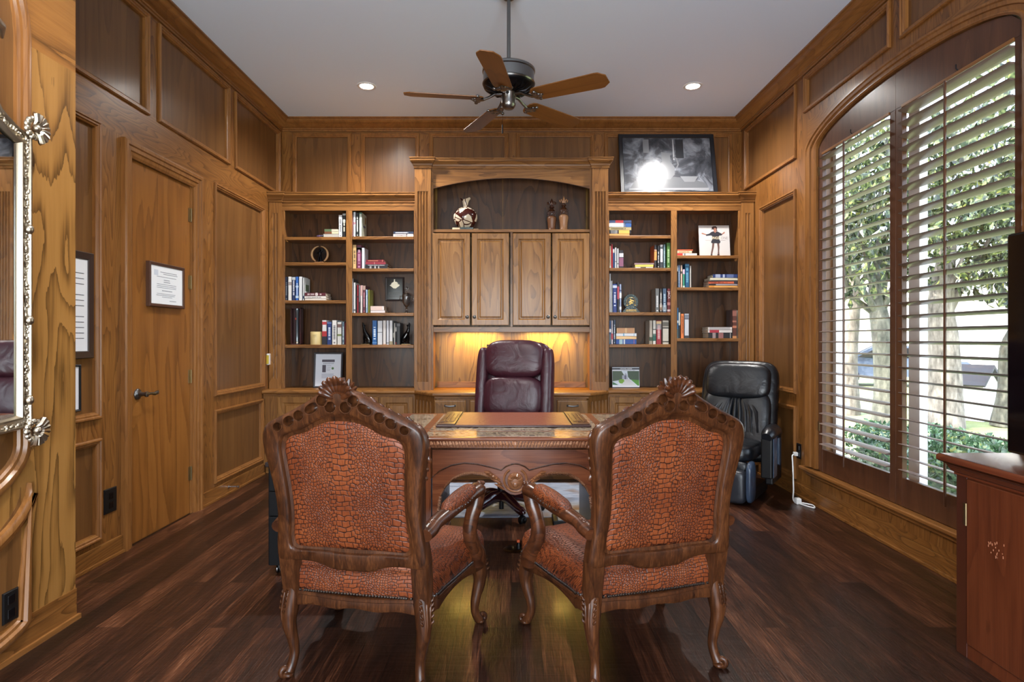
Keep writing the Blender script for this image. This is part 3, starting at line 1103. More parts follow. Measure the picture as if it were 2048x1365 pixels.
def stack(group, zs, items, dy=0.0):
    """items bottom first: (label, u0, u1, height_px, colour, ink, bands[, depth])"""
    z = zs
    for k, it in enumerate(items):
        lab, u0, u1, hp, col, ink, bands = it[:7]
        _, z = book_flat(lab, u0, u1, 0, hp, zs, col, group, ink, bands, it[7] if len(it) > 7 else .18, dy, RND.uniform(-.02, .02), z_abs=z)
        z += .0004
    return z


def SZ(v):
    return Z(v, YW) + .0006


# ---------- bookcase by the door, bay nearer the door
s = SZ(474)
G = 'books on the top shelf nearer the door'
p = thing('pouch', 'small crumpled purple and navy pouch beside the flat books on the top shelf', 'pouch', (X(638.5, YB), YB + .03, s))
MB().sq((0, 0, .013), (.035, .03, .0125), .7, .9).build('body', leather_mat('purple_cloth', srgb(120, 96, 140), srgb(40, 40, 66), .7, .6, 60), p, smooth=True)
MB().sq((.022, -.006, .014), (.018, .026, .0135), .8, .8).build('flap', paint(34, 38, 62), p, smooth=True)
stack(G, s, [('grey book lying at the bottom of the pile beside the pouch', 647, 677, 6.8, (168, 166, 160), None, ()),
             ('cream book with a brown spine end, middle of the pile beside the pouch', 649, 677, 4.5, (206, 196, 164), None, ((0, .52, (110, 70, 46)),)),
             ('green and cream book lying on top of the pile beside the pouch', 649, 677, 5, (196, 190, 170), None, ((0, .5, (84, 104, 72)),))])
book_up('white upright book at the end of the top shelf nearer the door', 677, 684.6, 430.5, s, WHT, G, ink=(120, 124, 130))
book_up('black upright book against the divider on the top shelf nearer the door', 685.2, 691.6, 427.5, s, BLK, G, ((.62, .74, (150, 150, 150)), (.92, 1, (170, 170, 164))), ink=(226, 222, 200))

s = SZ(525)
t = thing('horn_ornament', 'round dark ornament with a standing figure between two pale curved horns', 'ornament', (X(639.5, YB + .06), YB + .06, s))
R_ = .080
MB().box(-.045, .045, -.03, .03, 0, .014).build('base', paint(120, 84, 56), t, bevel=.004)
for sg in (-1, 1):
    pts, rad = [], []
    for i in range(17):
        a = math.radians(-58 + 140 * i / 16)
        pts.append((sg * R_ * math.cos(a), 0, .092 + R_ * math.sin(a)))
        rad.append(.0035 + .0075 * math.sin(PI * min(1, (i + 1) / 17) ** .8))
    MB().tube(pts, rad, 10).build('horn', paint(190, 150, 106), t, smooth=True)
d = MB().lathe([(0, -.004), (.066, -.004), (.066, .004), (0, .004)], seg=28, M=Matrix.Translation((0, .012, .092)) @ Matrix.Rotation(PI / 2, 4, 'X'))
d.build('disc', M['black_gloss'], t)
fg = MB().tube([(-.014, -.004, .014), (-.012, -.004, .05), (0, -.004, .085)], [.007, .006, .009], 8).tube([(.014, -.004, .014), (.012, -.004, .05), (0, -.004, .085)], [.007, .006, .009], 8)
fg.sq((0, -.004, .100), (.013, .01, .024)).sq((0, -.004, .132), (.008, .008, .010)).tube([(-.01, -.004, .115), (-.03, -.006, .1), (-.036, -.006, .125)], [.005, .004, .003], 6).tube([(.01, -.004, .115), (.026, -.006, .128), (.03, -.006, .15)], [.005, .004, .003], 6)
fg.build('figure', M['black_metal'], t, smooth=True)

s = SZ(601)
G = 'books on the third shelf nearer the door'
book_up('dark navy book at the door end of the third shelf', 570, 576, 554, s, (28, 36, 56), G, ink=(120, 124, 130))
book_up('white book with small dark title beside the dark navy book, third shelf', 576.2, 583.8, 553.8, s, WHT, G, ((.64, .78, (150, 140, 140)),))
book_up('navy book with white title between two others on the third shelf', 584, 590.8, 553.8, s, (32, 48, 92), G, ((.86, .98, (190, 196, 200)),), ink=(214, 216, 222))
book_up('bright blue patterned book on the third shelf nearer the door', 591, 597.4, 553.8, s, (48, 100, 180), G, ((.1, .2, (190, 210, 230)), (.55, .62, (180, 205, 230))), ink=(200, 216, 236))
book_up('plain white book beside the blue patterned one, third shelf', 597.7, 605, 553.8, s, (214, 218, 222), G)
book_up('white book showing its cover beside the flat maroon book, third shelf', 605.3, 608.5, 556, s, (216, 220, 222), G, ((.08, .2, (40, 52, 84)),), side=((.2, .8, .42, .72, 1, (96, 112, 88)),))
stack(G, s, [('white book lying at the bottom of the third shelf pile', 609.5, 652, 4.2, (218, 212, 204), None, ()),
             ('white book with tiny title, middle of the third shelf pile', 609, 652, 4.6, (226, 220, 214), (150, 146, 150), ()),
             ('maroon book with white title lying on top of the third shelf pile', 609.5, 651, 6.6, (90, 34, 44), (214, 200, 200), ((.52, .62, (214, 204, 200)),))])

s = SZ(690)
G = 'books on the fourth shelf nearer the door'
t = thing('tube_display', 'tall dark case holding an upright glass tube, fourth shelf nearer the door', 'ornament', (X(594, YB + .06), YB + .06, s))
hh = Z(616, YB + .06) - s
cs = MB().box(-.054, .044, .045, .055, 0, hh).box(-.054, -.048, -.02, .05, 0, hh).box(.038, .044, -.02, .05, 0, hh).box(-.054, .044, -.02, .05, 0, .008).box(-.054, .044, -.02, .05, hh - .008, hh)
cs.build('case', paint(58, 18, 20), t)
MB().lathe([(0, .008), (.019, .008), (.019, .03), (.015, .034), (.015, hh - .045), (.019, hh - .04), (.019, hh - .01), (0, hh - .01)], (0, .005, 0), 16).build('glass_tube', plain('silvered_glass', srgb(128, 138, 146), .12, .7), t, smooth=math.radians(40))
MB().lathe([(.0195, .010), (.0205, .012), (.0205, .028), (.0195, .03)], (0, .005, 0), 16).build('collar', M['silver'], t, smooth=True)
MB().sq((-.008, -.012, hh * .7), (.006, .004, .012)).build('red_mark', paint(190, 60, 40), t)
t = thing('pillar_candle', 'short cream gold pillar candle on the fourth shelf', 'candle', (X(632.5, YB + .05), YB + .05, s))
ch = Z(664, YB + .05) - s
MB().lathe([(0, 0), (.056, 0), (.057, .004), (.057, ch - .006), (.054, ch), (.03, ch - .006), (0, ch - .008)], seg=32).build('wax', plain('cream_gold_wax', srgb(208, 186, 130), .4), t, smooth=math.radians(50))
MB().tube([(0, 0, ch - .01), (.002, 0, ch + .006)], .0015, 6).build('wick', M['black'], t)
mk = MB()
for i, zz in enumerate((.6, .68, .76)):
    for k in range(-3 + i % 2, 4 - i % 2):
        a = -PI / 2 + k * .13
        mk.box(-.002, .002, -.0008, 0, -.0012, .0012, M=Matrix.Translation((.0573 * math.cos(a), .0573 * math.sin(a), ch * zz)) @ Matrix.Rotation(a + PI / 2, 4, 'Z'))
mk.build('print', paint(140, 116, 70), t)
book_up('white book with red oval and a dark lower half beside the candle', 644.2, 653.6, 641, s, (214, 212, 212), G, ((0, .34, (30, 32, 44)), (.34, .55, (170, 48, 52)), (.82, .94, (176, 60, 66))), ink=None)
book_up('royal navy book with framed spine on the fourth shelf nearer the door', 654, 663.6, 644, s, (34, 56, 112), G, ((.93, .96, (130, 150, 190)),), ink=(206, 214, 230))
book_up('white book with scattered lettering beside the royal navy one', 664, 673.8, 641, s, (220, 218, 214), G, ink=(120, 120, 124))
book_up('pale grey book with a small green picture, fourth shelf', 674.3, 683.4, 642, s, (206, 204, 200), G, ((.36, .44, (110, 120, 70)), (.72, .86, (110, 84, 80)), (.95, 1, (60, 74, 84))), ink=None)
book_up('slate blue book beside the divider on the fourth shelf', 683.9, 689, 644, s, (92, 108, 122), G, ink=(208, 216, 220))
book_up('thin dark red book touching the divider on the fourth shelf', 689.4, 691.6, 645, s, (130, 34, 40), G)

# ---------- bookcase by the door, bay nearer the hutch
s = SZ(473)
G = 'books on the top shelf nearer the hutch'
book_up('thin pink book touching the divider on the top shelf', 704.2, 706.2, 429, s, (190, 120, 124), G)
book_up('white book beside the thin pink book on the top shelf', 706.5, 711.6, 424.5, s, (216, 218, 224), G, ((.5, .6, (160, 120, 130)),))
book_up('black book with large white spine letters on the top shelf', 712, 717.6, 426, s, (30, 34, 34), G, ink=(222, 226, 222))
bk = book_up('pale book with a green top and its cover in view, top shelf', 718.2, 724, 425.5, s, (196, 206, 192), G, ((.95, 1, (52, 104, 84)),), depth=.19)
text('Together', .034, 'title', paint(62, 66, 110), bk, (X(724, YB) - X(718.2, YB) - .0125, .085, .115), (PI / 2, 0, PI / 2), .8)
MB().box(.0143, .0148, .115, .165, .15, .215).build('cover_print', paint(150, 116, 62), bk)
stack(G, s, [('white book with red print lying under a navy book, top shelf', 786.5, 827, 5.9, (220, 208, 202), (120, 110, 112), ((.64, .69, (40, 40, 50)),)),
             ('navy book with bold white title lying on a white one, top shelf', 787, 827, 4.8, (40, 52, 76), (220, 222, 226), ())])

s = SZ(537)
G = 'books on the second shelf nearer the hutch'
book_up('tan book with a dark spine stripe against the divider, second shelf', 705.4, 713, 490, s, (204, 168, 112), G, ink=(90, 70, 50))
book_up('wine red book with a white emblem on its spine, second shelf', 713.3, 723, 491, s, (112, 40, 74), G, ((.70, .94, (44, 26, 36)), (.76, .88, (200, 196, 200))), ink=(196, 150, 176))
book_up('white book with its blank cover in view, second shelf nearer the hutch', 723.4, 729.4, 496, s, (216, 220, 230), G, depth=.15)
stack(G, s, [('black book with white emblems at the bottom of the red and black pile', 730.3, 775, 5.2, (30, 30, 36), None, ((.2, .28, (160, 160, 160)), (.42, .47, (200, 200, 200)), (.58, .63, (170, 170, 170)))),
             ('thin black book second from the bottom of the red and black pile', 730.5, 776, 3.2, (44, 44, 52), (190, 190, 196), ()),
             ('rose red book second from the top of the red and black pile', 731, 771, 4.8, (150, 58, 70), None, ((.0, 1, (136, 42, 56)), (.44, .46, (214, 170, 150)))),
             ('crimson book lying on top of the red and black pile', 731.7, 768, 4.6, (116, 22, 38), (190, 120, 90), ((.9, .92, (214, 150, 110)),))])

s = SZ(626)
G = 'books on the third shelf nearer the hutch'
book_up('tall white spined book with a black cover against the divider', 704, 706.6, 557.5, s, (206, 208, 214), G, side=((0.05, 1, 0, 1, 1, (38, 38, 44)),))
book_up('white book second from the divider on the third shelf', 707, 711.4, 565.4, s, (212, 212, 212), G, ((.06, .12, (110, 110, 120)),))
book_up('dark narrow book left of a red one on the third shelf', 711.8, 713.6, 571, s, (46, 40, 40), G)
book_up('red book with dark marks on the third shelf nearer the hutch', 713.9, 717.2, 570, s, (158, 42, 56), G, ((.55, .6, (70, 24, 30)),))
book_up('thin silver and black book beside the red one on the third shelf', 717.6, 720.3, 571, s, (150, 152, 156), G, ((.0, .4, (60, 50, 50)),))
book_up('pale pink and white book on the third shelf nearer the hutch', 720.6, 725.2, 571, s, (216, 204, 202), G, ((.62, 1, (196, 156, 152)),))
book_up('maroon book with a pink title and a picture at the top, third shelf', 725.5, 731, 571.7, s, (92, 38, 52), G, ((.84, 1, (170, 142, 130)),), ink=(200, 140, 150))
book_up('pale blue book with white letters on the third shelf', 731.3, 735.8, 579.6, s, (150, 180, 206), G, ink=(226, 234, 240))
book_up('olive green book with its cover in view on the third shelf', 736.1, 739.6, 579.6, s, (140, 140, 56), G, depth=.16)
stack(G, s, [('white book lying under another beside the olive green one', 741, 770, 4.8, (224, 218, 220), None, ()),
             ('white book lying on top beside the olive green one', 741, 768, 8.6, (226, 216, 212), None, ((.0, .85, (222, 196, 186)),))])
pl = thing('plaque', 'black award plaque with a silver emblem on the back of the third shelf', 'plaque', (X(789.5, 6.15), 6.15, Z(602.5, 6.15)))
pw, ph = (808.5 - 770.5) / F * 6.15, (602.3 - 554.6) / F * 6.15
MB().loops(P_back(0), -pw / 2, pw / 2, 0, ph, [(0, -.012), (0, .004), (.006, .008), (.014, .006), (.016, .004)], back=True).build('board', paint(38, 20, 16), pl)
MB().box(-pw / 2 + .018, pw / 2 - .018, -.0055, -.004, .018, ph - .018).build('plate', M['black_gloss'], pl)
em = MB().prism([(-.05, .16), (-.03, .145), (-.012, .13), (.012, .128), (.034, .145), (.052, .158), (.046, .172), (.03, .17), (.036, .182), (.02, .196), (.004, .198), (.004, .222), (-.006, .222), (-.008, .196), (-.03, .184), (-.036, .168)], P_back(0), .006, .009)
em.build('emblem', plain('silver_emblem', srgb(206, 198, 176), .35, .6), pl)
tx = MB()
for i in range(5): marks(tx, -.06, .055, .085 - i * .013, .004, -.0056, RND)
tx.build('engraving', paint(90, 84, 76), pl)
cu = thing('trophy_cup', 'clear glass two-handled trophy cup with a ball on its lid', 'trophy', (X(813, YB + .1), YB + .1, SZ(626)))
gm = NT('crystal')
gm.set(Base_Color=(1, 1, 1, 1), Roughness=.02, IOR=1.45)
gm.b.inputs['Transmission Weight'].default_value = 1.0
M['crystal'] = gm.m
k = (626 - 571.7) / F * YB
MB().lathe([(0, 0), (.030, 0), (.030, .008), (.012, .014), (.009, .024), (.015, .034), (.015, .044), (.008, .052), (.010, .062), (.028, .082), (.040, .115), (.043, .16), (.043, .185), (.036, .198), (.018, .206), (.008, .212), (0, .213)], seg=24).build('cup', M['crystal'], cu, smooth=True)
MB().sq((0, 0, k - .018), (.019, .019, .019)).build('ball', M['crystal'], cu, smooth=True)
for sg in (-1, 1):
    MB().tube([(sg * .04, 0, .17), (sg * .062, 0, .172), (sg * .068, 0, .15), (sg * .060, 0, .125), (sg * .038, 0, .11)], .006, 8).build('handle', M['crystal'], cu, smooth=True)

s = SZ(690)
G = 'books between the black bookends'


def bookend(u, sg, label):
    t = thing('bookend', label, 'bookend', (X(u, YB + .05), YB + .05, s))
    MB().box(-.045, .045, -.035, .035, 0, .007).build('base', M['brass'], t, bevel=.002)
    f = sg
    b = MB()
    b.tube([(f * .036, 0, .02), (f * .03, 0, .05), (f * .012, 0, .085), (-f * .012, 0, .125), (-f * .022, 0, .165), (-f * .02, 0, .185)], [.022, .027, .026, .021, .013, .012], 12, squash=.8)
    b.tube([(-f * .022, 0, .178), (-f * .026, 0, .196), (-f * .033, 0, .222)], [.014, .012, .004], 10)
    b.tube([(-f * .012, .004, .19), (-f * .004, .006, .196)], [.008, .003], 6).tube([(-f * .012, -.008, .19), (-f * .002, -.01, .188)], [.008, .003], 6)
    for yy in (-.011, .011):
        b.tube([(-f * .012, yy, .125), (-f * .02, yy, .07), (-f * .018, yy, .02), (-f * .03, yy, .009)], [.011, .009, .007, .006], 8)
        b.tube([(f * .03, yy * 1.4, .055), (f * .012, yy * 1.5, .04), (f * .028, yy * 1.5, .018), (f * .008, yy * 1.5, .010)], [.02, .016, .010, .007], 8)
    b.tube([(f * .04, 0, .03), (f * .05, .012, .016), (f * .03, .03, .012)], [.009, .007, .004], 8)
    b.build('howling_coyote', M['black_gloss'], t, smooth=True)


bookend(732, 1, 'black howling coyote bookend beside the bright blue book')
bookend(813, -1, 'black howling coyote bookend beside the black book, next to the hutch')
book_up('bright blue book with a white title next to a black coyote bookend', 744.4, 754.2, 641.5, s, (28, 92, 156), G, ((.06, .1, (90, 140, 190)),), ink=(214, 228, 240))
book_up('wide white book next to the bright blue one', 754.8, 765, 642, s, (208, 210, 214), G, ((.5, .53, (120, 124, 130)),))
book_up('white book with a pinkish edge, second white one after the bright blue', 765.6, 772.2, 641.5, s, (216, 212, 208), G, ((.0, .03, (190, 150, 130)),))
book_up('slim white book, third white one after the bright blue', 772.6, 778.3, 641.6, s, (206, 208, 214), G, ((.05, .09, (110, 114, 120)),))
book_up('white book with a beige foot, fourth white one after the bright blue', 778.6, 785.4, 641.5, s, (214, 214, 216), G, ((0, .14, (150, 140, 110)),))
book_up('black and white patterned book between the coyotes', 785.7, 788, 642.6, s, (44, 44, 44), G, ink=None, bands=((.3, .5, (150, 150, 140)),))
book_up('thin white book between two dark ones by the coyote', 788.2, 790.3, 646.6, s, (220, 214, 206), G)
book_up('dark book with a red foot between the coyotes', 790.6, 793.2, 646, s, (48, 46, 50), G, ((.04, .1, (150, 50, 48)), (.6, .8, (170, 170, 166))))
book_up('plain black book beside the coyote next to the hutch', 793.5, 800.4, 646.6, s, (26, 26, 30), G, ((.86, .97, (90, 90, 92)),))

# ---------- bookcase by the recliner, bay nearer the hutch
s = SZ(471)
G = 'pile of books on the top shelf beside the hutch'
stack(G, s, [('orange book at the bottom of the pile beside the hutch', 1218.6, 1259, 4.3, (224, 158, 92), None, ()),
             ('black and yellow book second in the pile beside the hutch', 1218.6, 1262, 7.1, (34, 32, 34), None, ((.0, .42, (34, 32, 34)), (.44, .93, (222, 172, 84)), (.06, .38, (190, 190, 190)))),
             ('tan book in the middle of the pile beside the hutch', 1218.4, 1262.6, 6, (170, 154, 112), (96, 84, 56), ()),
             ('white and blue book second from the top of the pile beside the hutch', 1218.4, 1262.6, 8.2, (220, 218, 220), None, ((.64, 1, (44, 84, 146)), (.66, .74, (206, 214, 226)), (.08, .55, (190, 194, 200)))),
             ('navy and red book on top of the pile beside the hutch', 1218.6, 1262.6, 5.4, (48, 64, 100), None, ((.28, .64, (158, 40, 46)),))])
s = SZ(536)
G = 'books on the second shelf by the hutch side of the recliner bookcase'
book_up('cream book against the hutch on the second shelf', 1219, 1222, 491.7, s, (224, 204, 168), G, ((0, .1, (200, 210, 200)),))
book_up('tall slim red book on the second shelf beside the cream one', 1222.2, 1225.8, 488.8, s, (186, 52, 64), G)
book_up('blue book with a white head beside the slim red one', 1226, 1229.4, 497.4, s, (70, 92, 146), G, ((.78, .97, (214, 206, 200)),))
book_up('white book with dark specks, second after the slim red one', 1229.7, 1233.4, 495.5, s, (206, 212, 218), G, ((.3, .34, (110, 110, 120)),))
book_up('white book with dark specks, third after the slim red one', 1233.8, 1237.6, 497.4, s, (214, 214, 218), G, ((.2, .25, (110, 110, 120)),))
book_up('black book with a white head and pink figure on the second shelf', 1238, 1247, 501, s, (40, 36, 44), G, ((.62, .84, (200, 200, 206)), (.1, .58, (134, 84, 112))))
stack(G, s, [('white book with a black edge at the bottom of the low pile', 1270.5, 1306, 2.4, (214, 214, 214), None, ((.3, .6, (40, 40, 44)),)),
             ('yellow edged white book in the middle of the low pile', 1270, 1306.5, 4.6, (226, 222, 200), None, ((0, 1, (212, 196, 92)),)),
             ('mauve book on top of the low pile on the second shelf', 1269, 1308, 3.4, (150, 122, 126), None, ())])
book_up('black and orange spined book with an orange cover, second shelf', 1308.4, 1313.6, 490.3, s, (48, 46, 50), G, ((.34, .72, (222, 150, 82)), (.74, .8, (190, 150, 120))), side=((.03, 1, 0, 1, -1, (196, 96, 38)),))
book_up('black book with a white title between orange and white books', 1314.6, 1319.2, 491.7, s, (34, 34, 38), G, ink=(214, 214, 216))
book_up('white spined book with a dark foot on the second shelf', 1320, 1326, 489.8, s, (214, 212, 216), G, ((0, .26, (56, 60, 66)), (.82, .92, (70, 80, 84))))
book_up('grey teal book beside the green one on the second shelf', 1326.5, 1331.2, 489.3, s, (96, 122, 130), G, ink=(170, 190, 194))
book_up('green book with pale spine letters at the end of the second shelf', 1333, 1340.8, 486, s, (66, 110, 40), G, ink=(176, 200, 150))
s = SZ(625)
G = 'books on the third shelf by the hutch side of the recliner bookcase'
book_up('very tall thin white book against the hutch on the third shelf', 1218.6, 1221.8, 547.8, s, (220, 222, 226), G)
book_up('tall thin white book second from the hutch on the third shelf', 1222.1, 1225, 562, s, (212, 214, 222), G)
book_up('royal blue book with a white emblem on the third shelf', 1225.4, 1234, 568.3, s, (34, 56, 124), G, ((.86, .95, (190, 200, 222)),), ink=(206, 210, 226))
book_up('dark book with a red title on the third shelf', 1234.4, 1238.3, 565.2, s, (52, 48, 58), G, ((.44, .86, (178, 70, 86)),))
book_up('blue and white mottled book beside the round stone award', 1238.8, 1243, 568.8, s, (150, 164, 196), G, ((.1, .2, (220, 224, 230)), (.5, .7, (220, 224, 230)), (.75, .8, (70, 80, 120))))
aw = thing('stone_award', 'round green marble award with a gold emblem on a wedge base', 'award', (X(1261.7, YB + .04), YB + .04, s))
bw = (1280.5 - 1244) / F * YB
MB().prism([(-bw / 2, 0), (bw / 2, 0), (bw / 2 - .05, .06), (-bw / 2 + .05, .06)], P_back(0), -.03, .02).build('base', M['green_stone'], aw, bevel=.002)
dr = (617.7 - 587.6) / F * YB / 2
MB().lathe([(0, -.014), (dr - .003, -.014), (dr, -.011), (dr, .011), (dr - .003, .014), (0, .014)], seg=40, M=Matrix.Translation((0, .004, .032 + dr)) @ Matrix.Rotation(PI / 2, 4, 'X')).build('disc', M['green_stone'], aw, smooth=math.radians(40))
e = MB()
e.tube([(.042 * math.cos(a), -.0115, .032 + dr + .042 * math.sin(a)) for a in [math.radians(-50 + 280 * i / 24) for i in range(25)]], .0026, 6)
for i in range(9):
    a = i * 2.4
    e.sq((.024 * math.cos(a) * (i / 9) ** .5, -.0115, .032 + dr + .028 * math.sin(a) * (i / 9) ** .5), (.008, .0015, .007))
e.box(-.048, -.03, -.012, -.010, dr - .004, dr + .002).box(.03, .048, -.012, -.010, dr - .004, dr + .002)
e.build('emblem', M['gold'], aw, smooth=True)
e = MB()
marks(e, -.048, .048, .026, .007, -.0205, RND)
marks(e, -.056, .056, .014, .006, -.0205, RND)
e.build('engraved_lines', M['gold'], aw)
book_up('grey covered book with a white title, third shelf beside dark spines', 1310.6, 1318.4, 577.4, s, (104, 106, 106), G, ink=(226, 226, 226), side=((.02, 1, 0, 1, -1, (138, 128, 116)),))
book_up('black book with white letters and a brown picture, third shelf', 1319, 1324.7, 578, s, (42, 36, 36), G, ((.1, .34, (128, 104, 84)),), ink=(220, 216, 210))
book_up('slate blue book with a pale figure at its foot, third shelf', 1325.1, 1333.3, 577.4, s, (62, 84, 110), G, ((.05, .3, (130, 140, 150)),), ink=(170, 190, 206))
book_up('dark red book with large pale name on its spine, third shelf end', 1334.4, 1341.6, 577.4, s, (104, 34, 36), G, title=('JACK', .034, .72, (222, 204, 200)), bands=((.04, .12, (200, 180, 176)), (.3, .42, (180, 120, 116))))
s = SZ(689)
G = 'books on the fourth shelf by the hutch side of the recliner bookcase'
book_up('blue and white book against the hutch on the fourth shelf', 1218.5, 1222, 641.5, s, (64, 98, 150), G, ((.5, .64, (220, 220, 224)), (.05, .4, (90, 110, 120))))
book_up('pinkish white book with red band second on the fourth shelf', 1222.3, 1226.2, 641.5, s, (206, 196, 206), G, ((.2, .45, (170, 60, 76)),))
book_up('slate navy book with white title third on the fourth shelf', 1226.6, 1231.4, 640.4, s, (42, 62, 92), G, ink=(200, 210, 220))
stack(G, s, [('bright blue book with white emblems under the tan pile', 1232, 1273, 9.8, (36, 74, 146), None, ((.16, .32, (150, 180, 190)), (.37, .44, (190, 200, 210)), (.86, .9, (130, 90, 130)))),
             ('pale orange book second from the bottom of the tan pile', 1232.4, 1273, 6, (226, 186, 134), None, ()),
             ('white book with coloured dots under the top tan book', 1232.4, 1273, 5.8, (218, 220, 226), None, ((.34, .4, (110, 160, 190)), (.86, .9, (150, 180, 200)))),
             ('thick tan book with dark marks on top of the tan pile', 1233.4, 1269, 10.8, (200, 160, 116), None, ((.04, .46, (176, 130, 92)), (.58, .97, (176, 130, 92))))])
book_up('white spined picture book with green trees on the fourth shelf', 1298.4, 1305.2, 641.5, s, (176, 166, 152), G, ((.0, .14, (150, 140, 124)), (.14, .3, (54, 70, 50))))
book_up('white and dark green book beside the red one, fourth shelf', 1305.6, 1312, 641.3, s, (214, 212, 204), G, ((.14, .36, (34, 92, 80)), (.36, .44, (90, 110, 100)), (.6, .64, (70, 70, 70))))
book_up('red book with a cream head and pale portrait, fourth shelf', 1312.4, 1322.8, 641.5, s, (150, 32, 44), G, ((.86, .97, (222, 190, 140)), (.62, .86, (150, 144, 146))), ink=(220, 180, 180))
book_up('thick cream book with bold black title, fourth shelf', 1325, 1337.6, 641.5, s, (200, 192, 178), G, ((.76, .93, (120, 114, 104)), (.66, .71, (60, 56, 52)), (.08, .13, (70, 66, 60))))

# ---------- bookcase by the recliner, bay nearer the window
s = SZ(511)
G = 'flat books on the top shelf beside the standing cover'
stack(G, s, [('white and red book lying under an orange one beside the standing cover', 1354.4, 1394, 5, (222, 218, 216), None, ((0, .28, (196, 54, 48)), (.34, .42, (120, 120, 124)))),
             ('cream book with an orange edge lying beside the standing cover', 1354.4, 1384, 5, (222, 196, 164), (190, 130, 80), ()),
             ('thin orange book on top of the flat pair beside the standing cover', 1354.4, 1386, 2.6, (204, 96, 58), None, ())])
bw, bh = (1461 - 1399.5) / F * YB, (510.3 - 447) / F * YB
mg = thing('magazine', 'pale grey magazine standing upright, a woman in a short black dress on its cover', 'magazine', (X(1430, YB + .02), YB + .02, s))
mg.rotation_euler = (math.radians(-7), 0, 0)
MB().box(-bw / 2, bw / 2, 0, .004, 0, bh).build('cover', paint(188, 184, 182), mg)
MB().box(-bw / 2 + .001, bw / 2 - .002, .004, .012, .001, bh - .002).build('pages', M['pages'], mg)
PM = P_back(0)


def flat_shape(pts, name, mat, h=.0007):
    return MB().prism([((a - .5) * bw, b * bh) for a, b in pts], PM, 0.0, h).build(name, mat, mg)


skin, dress, hair, hose = paint(150, 104, 88), paint(38, 38, 46), paint(52, 32, 30), paint(92, 66, 60)
flat_shape([(.36, .04), (.41, .04), (.44, .16), (.475, .28), (.50, .42), (.43, .42), (.41, .26), (.38, .14)], 'printed_leg', hose, .0006)
flat_shape([(.585, .04), (.65, .03), (.645, .16), (.66, .28), (.655, .42), (.585, .42), (.60, .28), (.60, .15)], 'printed_leg', hose, .0006)
flat_shape([(.35, .0), (.41, .0), (.42, .05), (.37, .06)], 'printed_shoe', dress, .0008)
flat_shape([(.57, .0), (.65, .0), (.65, .05), (.58, .05)], 'printed_shoe', dress, .0008)
flat_shape([(.08, .745), (.10, .72), (.24, .675), (.25, .71), (.12, .76)], 'printed_arm', skin, .0006)
flat_shape([(.86, .78), (.83, .79), (.74, .715), (.75, .69), (.84, .74)], 'printed_arm', skin, .0006)
flat_shape([(.40, .42), (.67, .41), (.70, .46), (.655, .56), (.66, .66), (.76, .68), (.76, .72), (.64, .79), (.58, .81), (.50, .81), (.42, .79), (.34, .73), (.23, .70), (.24, .655), (.38, .67), (.43, .66), (.43, .54), (.39, .46)], 'printed_dress', dress)
flat_shape([(.49, .80), (.54, .75), (.58, .80), (.575, .90), (.55, .935), (.51, .93), (.485, .89)], 'printed_face', skin, .0009)
flat_shape([(.41, .86), (.44, .91), (.42, .94), (.49, .975), (.57, .975), (.61, .92), (.595, .86), (.62, .82), (.575, .82), (.58, .89), (.55, .925), (.51, .92), (.49, .86), (.455, .87)], 'printed_hair', hair, .0011)
text('LIV', .038, 'title', paint(204, 200, 196), mg, (-bw * .23, -.0014, bh * .585), (PI / 2, 0, 0), .9)
text('INGST', .038, 'title', paint(226, 214, 176), mg, (bw * .075, -.0016, bh * .585), (PI / 2, 0, 0), .82)
text('ONE', .038, 'title', paint(150, 142, 138), mg, (bw * .33, -.0014, bh * .585), (PI / 2, 0, 0), .86)
ln = MB()
marks(ln, -bw * .3, -bw * .08, bh * .51, .004, -.0008, RND)
marks(ln, bw * .2, bw * .36, bh * .51, .004, -.0008, RND)
ln.build('subtitle', paint(150, 144, 142), mg)
s = SZ(575)
G = 'books on the second shelf nearer the window'
book_up('thin black and white book against the divider, second shelf nearer the window', 1354.4, 1356, 529.6, s, (60, 58, 62), G, ((.7, .95, (190, 190, 190)),))
book_up('grey blue book second from the divider, second shelf nearer the window', 1356.3, 1360.2, 530.8, s, (110, 136, 170), G, ink=(180, 194, 210))
book_up('peach spined book beside a green and pink one', 1361, 1365, 530.8, s, (216, 186, 166), G, ((.62, .72, (70, 60, 60)),))
book_up('green book with a pink head beside the teal book', 1365.5, 1369.6, 539, s, (70, 156, 128), G, ((.74, 1, (206, 182, 202)), (0, .1, (200, 214, 206))))
book_up('tall teal blue book with pale title on the second shelf nearer the window', 1370, 1378.6, 528, s, (26, 84, 122), G, ((.9, .97, (60, 120, 156)),), ink=(110, 170, 196))
book_up('white book to the window side of the teal blue one', 1379.6, 1382.6, 532, s, (220, 218, 212), G)
stack(G, s, [('tan orange book at the bottom of the pile under the navy book', 1417.5, 1477, 4, (212, 160, 88), None, ((0, .18, (196, 132, 56)),)),
             ('grey spined book with a black end near the bottom of that pile', 1417.5, 1477, 3.4, (150, 148, 156), None, ((0, .24, (40, 34, 36)),)),
             ('red orange book with a dark end in the pile under the navy book', 1417.5, 1477.5, 4.6, (196, 94, 62), (110, 40, 30), ((.84, 1, (44, 36, 46)),)),
             ('thin dark book in the pile under the navy book', 1418, 1477, 2.2, (70, 62, 66), None, ()),
             ('cream book lying just under the navy one', 1420, 1476, 5, (206, 200, 176), None, ()),
             ('navy book with white title on top of the pile near the window', 1426, 1475, 7, (36, 56, 108), None, ((.1, .3, (150, 160, 186)), (.4, .48, (170, 180, 204)), (.56, .84, (90, 106, 150))))])
s = SZ(677)
G = 'books on the third shelf nearer the window'
